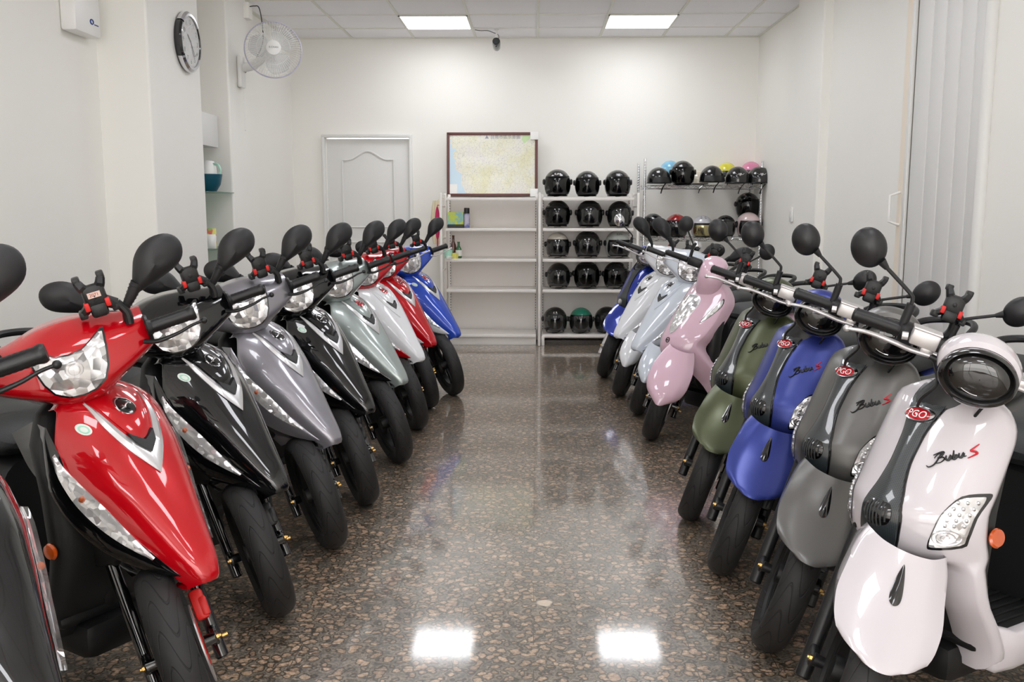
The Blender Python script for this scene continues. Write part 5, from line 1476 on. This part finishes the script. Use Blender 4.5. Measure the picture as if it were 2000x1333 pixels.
# ---------------------------------------------------------------- rounded family (pink)
def rounded_kit(st):
    K = Kit(st)
    cen = [(.87, -.30), (.83, -.25), (.78, -.21), (.70, -.145), (.62, -.085), (.56, -.05), (.51, -.04), (.47, -.05), (.40, -.09), (.30, -.17), (.2, -.22)]
    wid = [(.87, .09), (.84, .125), (.80, .150), (.75, .163), (.68, .165), (.60, .158), (.54, .14), (.48, .155), (.40, .172), (.30, .178), (.25, .165)]
    def xf(y, z): 
        u = abs(y)/.165
        return herm(cen, z)-.12*u**2.2
    inn = [(.49, .0), (.48, .02), (.46, .055), (.43, .08), (.36, .10), (.25, .12)]
    g = MB()
    Z = [.865-.375*k/26 for k in range(27)]+[.484, .475, .46, .44, .42, .39, .36, .33, .30, .27, .25]
    for sg in (1, -1):
        rws = []
        for z in Z:
            i0 = herm(inn, z) if z < .49 else 0; w = herm(wid, z)
            r = [Vector((xf(i0, z)-(.03 if i0 else 0), sg*i0, z))]+[Vector((xf(i0+(w-i0)*j/14, z), sg*(i0+(w-i0)*j/14), z)) for j in range(15)]
            x = xf(w, z); r += [Vector((x-.01, sg*(w+.002), z)), Vector((x-.05, sg*(w-.002), z-.01)), Vector((x-.09, sg*(w-.012), z-.02))]
            rws.append(r)
        t_ = rws[0]; rws.insert(0, [Vector((v.x-.03, v.y*.9, v.z+.002)) for v in t_]); g.grid(rws)
    sh = K.add('leg_shield', g, 'body', sharp=50)
    # big tear-drop headlamp on the shield
    o = [(.0, .805), (.045, .795), (.066, .765), (.060, .715), (.040, .660), (.022, .615), (0, .600)]; o = smooth2(o+[(-a, b) for a, b in o[-2:0:-1]], 4)
    bz = K.add('headlight_bezel', MB().patch([(a*1.06, .70+(b-.70)*1.04) for a, b in o], xf, .002, 0, 4, .006), 'silver', sh)
    K.add('headlight_reflector', MB().patch(o, xf, .004, .004, 5, .003), 'facet_far', bz)
    K.add('headlight_lens', MB().patch(o, xf, .008, .014, 6, .006, 2.5), 'glass', bz)
    K.add('round_emblem', MB().band(ellipse(0, .560, .011, .011, 20), ellipse(0, .560, .015, .015, 20), xf, .003, .003, .004), 'plastic', sh)
    K.add('emblem_mark', MB().patch(ellipse(0, .560, .008, .003, 12), xf, .004, .0, 2, .003), 'plastic', sh)
    for sg in (1, -1):
        a = smooth2([(sg*.150, .785), (sg*.158, .745), (sg*.140, .690), (sg*.122, .665), (sg*.124, .695), (sg*.136, .745)], 3)
        bz = K.add('indicator_bezel', MB().patch([(p[0]+(p[0]-sg*.14)*.15, .72+(p[1]-.72)*1.08) for p in a], xf, .001, 0, 3, .004), 'greyplastic', sh)
        K.add('indicator_lens', MB().patch(a, xf, .003, .006, 4, .004), 'facet_small', bz)
    # bare handlebar cover
    rws = []
    for z, x, w, d in ((.80, -.235, .050, .05), (.84, -.225, .062, .06), (.90, -.215, .072, .07), (.96, -.225, .075, .072), (1.0, -.245, .068, .062), (1.02, -.265, .045, .04), (1.027, -.28, .015, .015)):
        rws.append([Vector((x-.05+d*math.copysign(abs(math.cos(2*PI*k/28))**.8, math.cos(2*PI*k/28)), w*math.copysign(abs(math.sin(2*PI*k/28))**.8, math.sin(2*PI*k/28)), z)) for k in range(28)])
    K.add('handlebar_cover', MB().grid(rws, closed=True, caps=True), 'cowl', None, 's')
    K.add('handlebar', MB().tube([(-.335, -.275, .955), (-.30, -.08, .96), (-.30, .08, .96), (-.335, .275, .955)], .011, 12, smooth=5), 'plastic', None, 's')
    for sg in (1, -1):
        K.add('grip', MB().tube([(-.310, sg*.16, .958), (-.336, sg*.285, .954)], .0175, 16), 'plastic', None, 's')
        K.add('switch_housing', MB().box((-.305, sg*.115, .96), (.05, .08, .05), .012), 'plastic', None, 's')
        lv = MB().tube([(-.262, sg*.095, .938), (-.258, sg*.185, .940), (-.262, sg*.24, .940), (-.272, sg*.285, .930)], [.009, .0075, .0062, .0055], 10, smooth=6, flat=.6); lv.ball((-.272, sg*.287, .93), .008, 10, 8)
        K.add('brake_lever', lv, 'alu', None, 's')
        st_ = MB().tube([(-.312, sg*.150, .975), (-.311, sg*.152, 1.02)], .009, 10).tube([(-.311, sg*.152, 1.015), (-.311, sg*.158, 1.05), (-.311, sg*.20, 1.10), (-.311, sg*.215, 1.12)], .0045, 8, smooth=5)
        ms = K.add('mirror', st_, 'matte', None, 's'); rr = []
        for t, dx in ((.001, .02), (.3, .019), (.6, .015), (.85, .008), (1.0, -.002), (.97, -.008), (.001, -.008)):
            rr.append([Vector((-.312+dx, sg*(.235+.042*t*math.cos(2*PI*k/28)), 1.145+.046*t*math.sin(2*PI*k/28))) for k in range(28)])
        K.add('mirror_housing', MB().grid(rr, closed=True), 'matte', ms, 's')
    phone_holder(K, (-.315, .150, .965), (-.312, .160, 1.035), (-.306, .141, 1.075), (0, -10, 0))
    add_front_end(K); fender_part(K, 'rounded'); add_rear(K)
    return K

# ---------------------------------------------------------------- colours and placing
P = {
 'black': paint('paint_black', (8, 9, 11), rough=.2), 'red': paint('paint_red', (186, 4, 20), .1, .25), 'grey': paint('paint_grey_metallic', (138, 136, 144), .6, .33, flake=.06),
 'sagesilver': paint('paint_sage_silver', (158, 168, 166), .6, .33, flake=.06), 'white': paint('paint_white', (226, 228, 232), 0, .3), 'blue': paint('paint_blue', (34, 74, 186), .15, .28),
 'pearl': paint('paint_pearl_white', (203, 198, 203), .05, .26), 'iceblue': paint('paint_ice_white', (208, 216, 226), .05, .3), 'pink': paint('paint_pale_pink', (216, 182, 198), .0, .3),
 'mattegrey': satin('paint_matte_grey', (100, 99, 97)), 'matteblue': satin('paint_matte_blue', (48, 62, 140)), 'mattegreen': satin('paint_matte_olive', (78, 84, 58)),
 'royal': paint('paint_royal_blue', (24, 50, 150), .2, .25),
}
M['badge_red'] = paint('badge_red', (176, 12, 30)); M['script_red'] = mat_simple('script_red', (206, 44, 58), .4)
M['stripe_edge'] = M['gloss_black']; M['round_sticker'] = mat_simple('round_sticker', (222, 232, 226), .5)
M['headglass'] = mat_simple('smoked_headlight_glass', (12, 12, 13), .03, 0, 1)
M['mirshell'] = mat_simple('satin_black_mirror_shell', (26, 26, 28), .42)
base = dict(tail=P['black'], rail=M['plastic'], chev=M['silver'], embm=M['gloss_black'], markm=M['chrome'], caliper=M['plastic'], leverm=M['plastic'], lower=P['black'], gloss_black=M['gloss_black'])
def cfg(**k): d = dict(base); d.update(k); return d
SG = 'sport scooters parked nose out along the left wall'
sport = sport_kit(R(-36.0), False)
LS = [
 ((-.87, 1.47), -30.5, cfg(body=P['black'], cowl=P['black']), 'black sport scooter cut off by the left bottom corner, nearest the camera'),
 ((-.842, 2.144), -30.8, cfg(body=P['red'], cowl=P['red'], caliper=M['red_plastic'], insp=1, sticker_on=1), 'glossy red sport scooter with black lower fairing, first full one on the left'),
 ((-.860, 2.842), -28.5, cfg(body=P['black'], cowl=P['black'], insp=1), 'glossy black sport scooter parked between the red and the metallic grey ones'),
 ((-.816, 3.438), -28.8, cfg(body=P['grey'], cowl=P['grey'], lower=P['grey']), 'metallic grey sport scooter between the two black sport scooters'),
 ((-.778, 3.975), -33.0, cfg(body=P['black'], cowl=P['black'], insp=1), 'glossy black sport scooter between the metallic grey and the silver ones'),
 ((-.729, 4.650), -29.5, cfg(body=P['sagesilver'], cowl=P['sagesilver'], embm=M['badge_red']), 'silver sport scooter with a red round emblem'),
 ((-.726, 5.371), -32.5, cfg(body=P['white'], cowl=P['red'], lower=P['red'], embm=M['badge_red'], chev=P['white'], rail=P['red']), 'white sport scooter with red handlebar cover and red lower edge'),
 ((-.719, 5.974), -35.0, cfg(body=P['red'], cowl=P['red'], lower=P['white'], embm=M['badge_red'], rail=P['red'], leverm=M['alu'], tail=P['red']), 'red and white sport scooter, second from the back of the left row'),
 ((-.600, 6.402), -31.3, cfg(body=P['blue'], cowl=P['blue'], lower=P['white'], embm=M['badge_red'], leverm=M['alu'], insp=1), 'bright blue and white sport scooter at the far end of the left row'),
]
for loc, yaw, c, lab in LS: sport.place(loc, yaw, .8, c, lab, group=SG)

RG = 'scooters parked nose out along the right wall'
retro = retro_kit(R(44.5))
rb = dict(pgo=1, horn=1, lamps=1, script=1, stripe=M['carbon'], legm=M['plastic'], rail=M['plastic'])
def rc(p, **k): d = cfg(body=p, cowl=p, fender=p, tail=p, **rb); d.update(k); return d
RS = [
 ((.713, 2.077), -148.7, rc(P['pearl']), 'pearl white retro scooter with carbon stripe and large oval headlight, nearest on the right'),
 ((.733, 2.654), -147.5, rc(P['mattegrey']), 'matte grey retro scooter with carbon stripe and red oval badge'),
 ((.708, 3.228), -146.8, rc(P['matteblue']), 'matte blue retro scooter with carbon stripe between the grey and the olive ones'),
 ((.693, 3.805), -147.6, rc(P['mattegreen']), 'matte olive green retro scooter with carbon stripe'),
]
for loc, yaw, c, lab in RS: retro.place(loc, yaw, -.6, c, lab, group=RG)
d = cfg(body=P['royal'], cowl=P['royal'], fender=P['royal'], tail=P['royal'], stripe=M['greyplastic'], legm=M['alu'], headglass=M['facet_far'], lamp=1, mirshell=M['chrome'])
retro.place((.577, 7.136), -147, -.6, d, 'royal blue retro scooter with chrome mirrors at the far end of the right row', group=RG)
rounded = rounded_kit(R(44.5))
rounded.place((.698, 5.175), -147, -.6, cfg(body=P['pink'], cowl=P['pink'], fender=P['pink'], tail=P['pink']), 'pale pink rounded scooter with headlight on the front shield', group=RG)
sport2 = sport_kit(R(44.5), True)
sport2.place((.695, 5.828), -147, -.6, cfg(body=P['iceblue'], cowl=P['iceblue'], fender=P['iceblue'], lower=P['iceblue'], chev=P['iceblue'], leverm=M['alu']), 'icy white sport scooter with low fender next to the pink scooter', group=RG)
sport2.place((.633, 6.399), -147, -.6, cfg(body=P['white'], cowl=P['white'], fender=P['white'], lower=P['white'], chev=P['white'], leverm=M['alu']), 'plain white sport scooter between the icy white one and the royal blue one', group=RG)
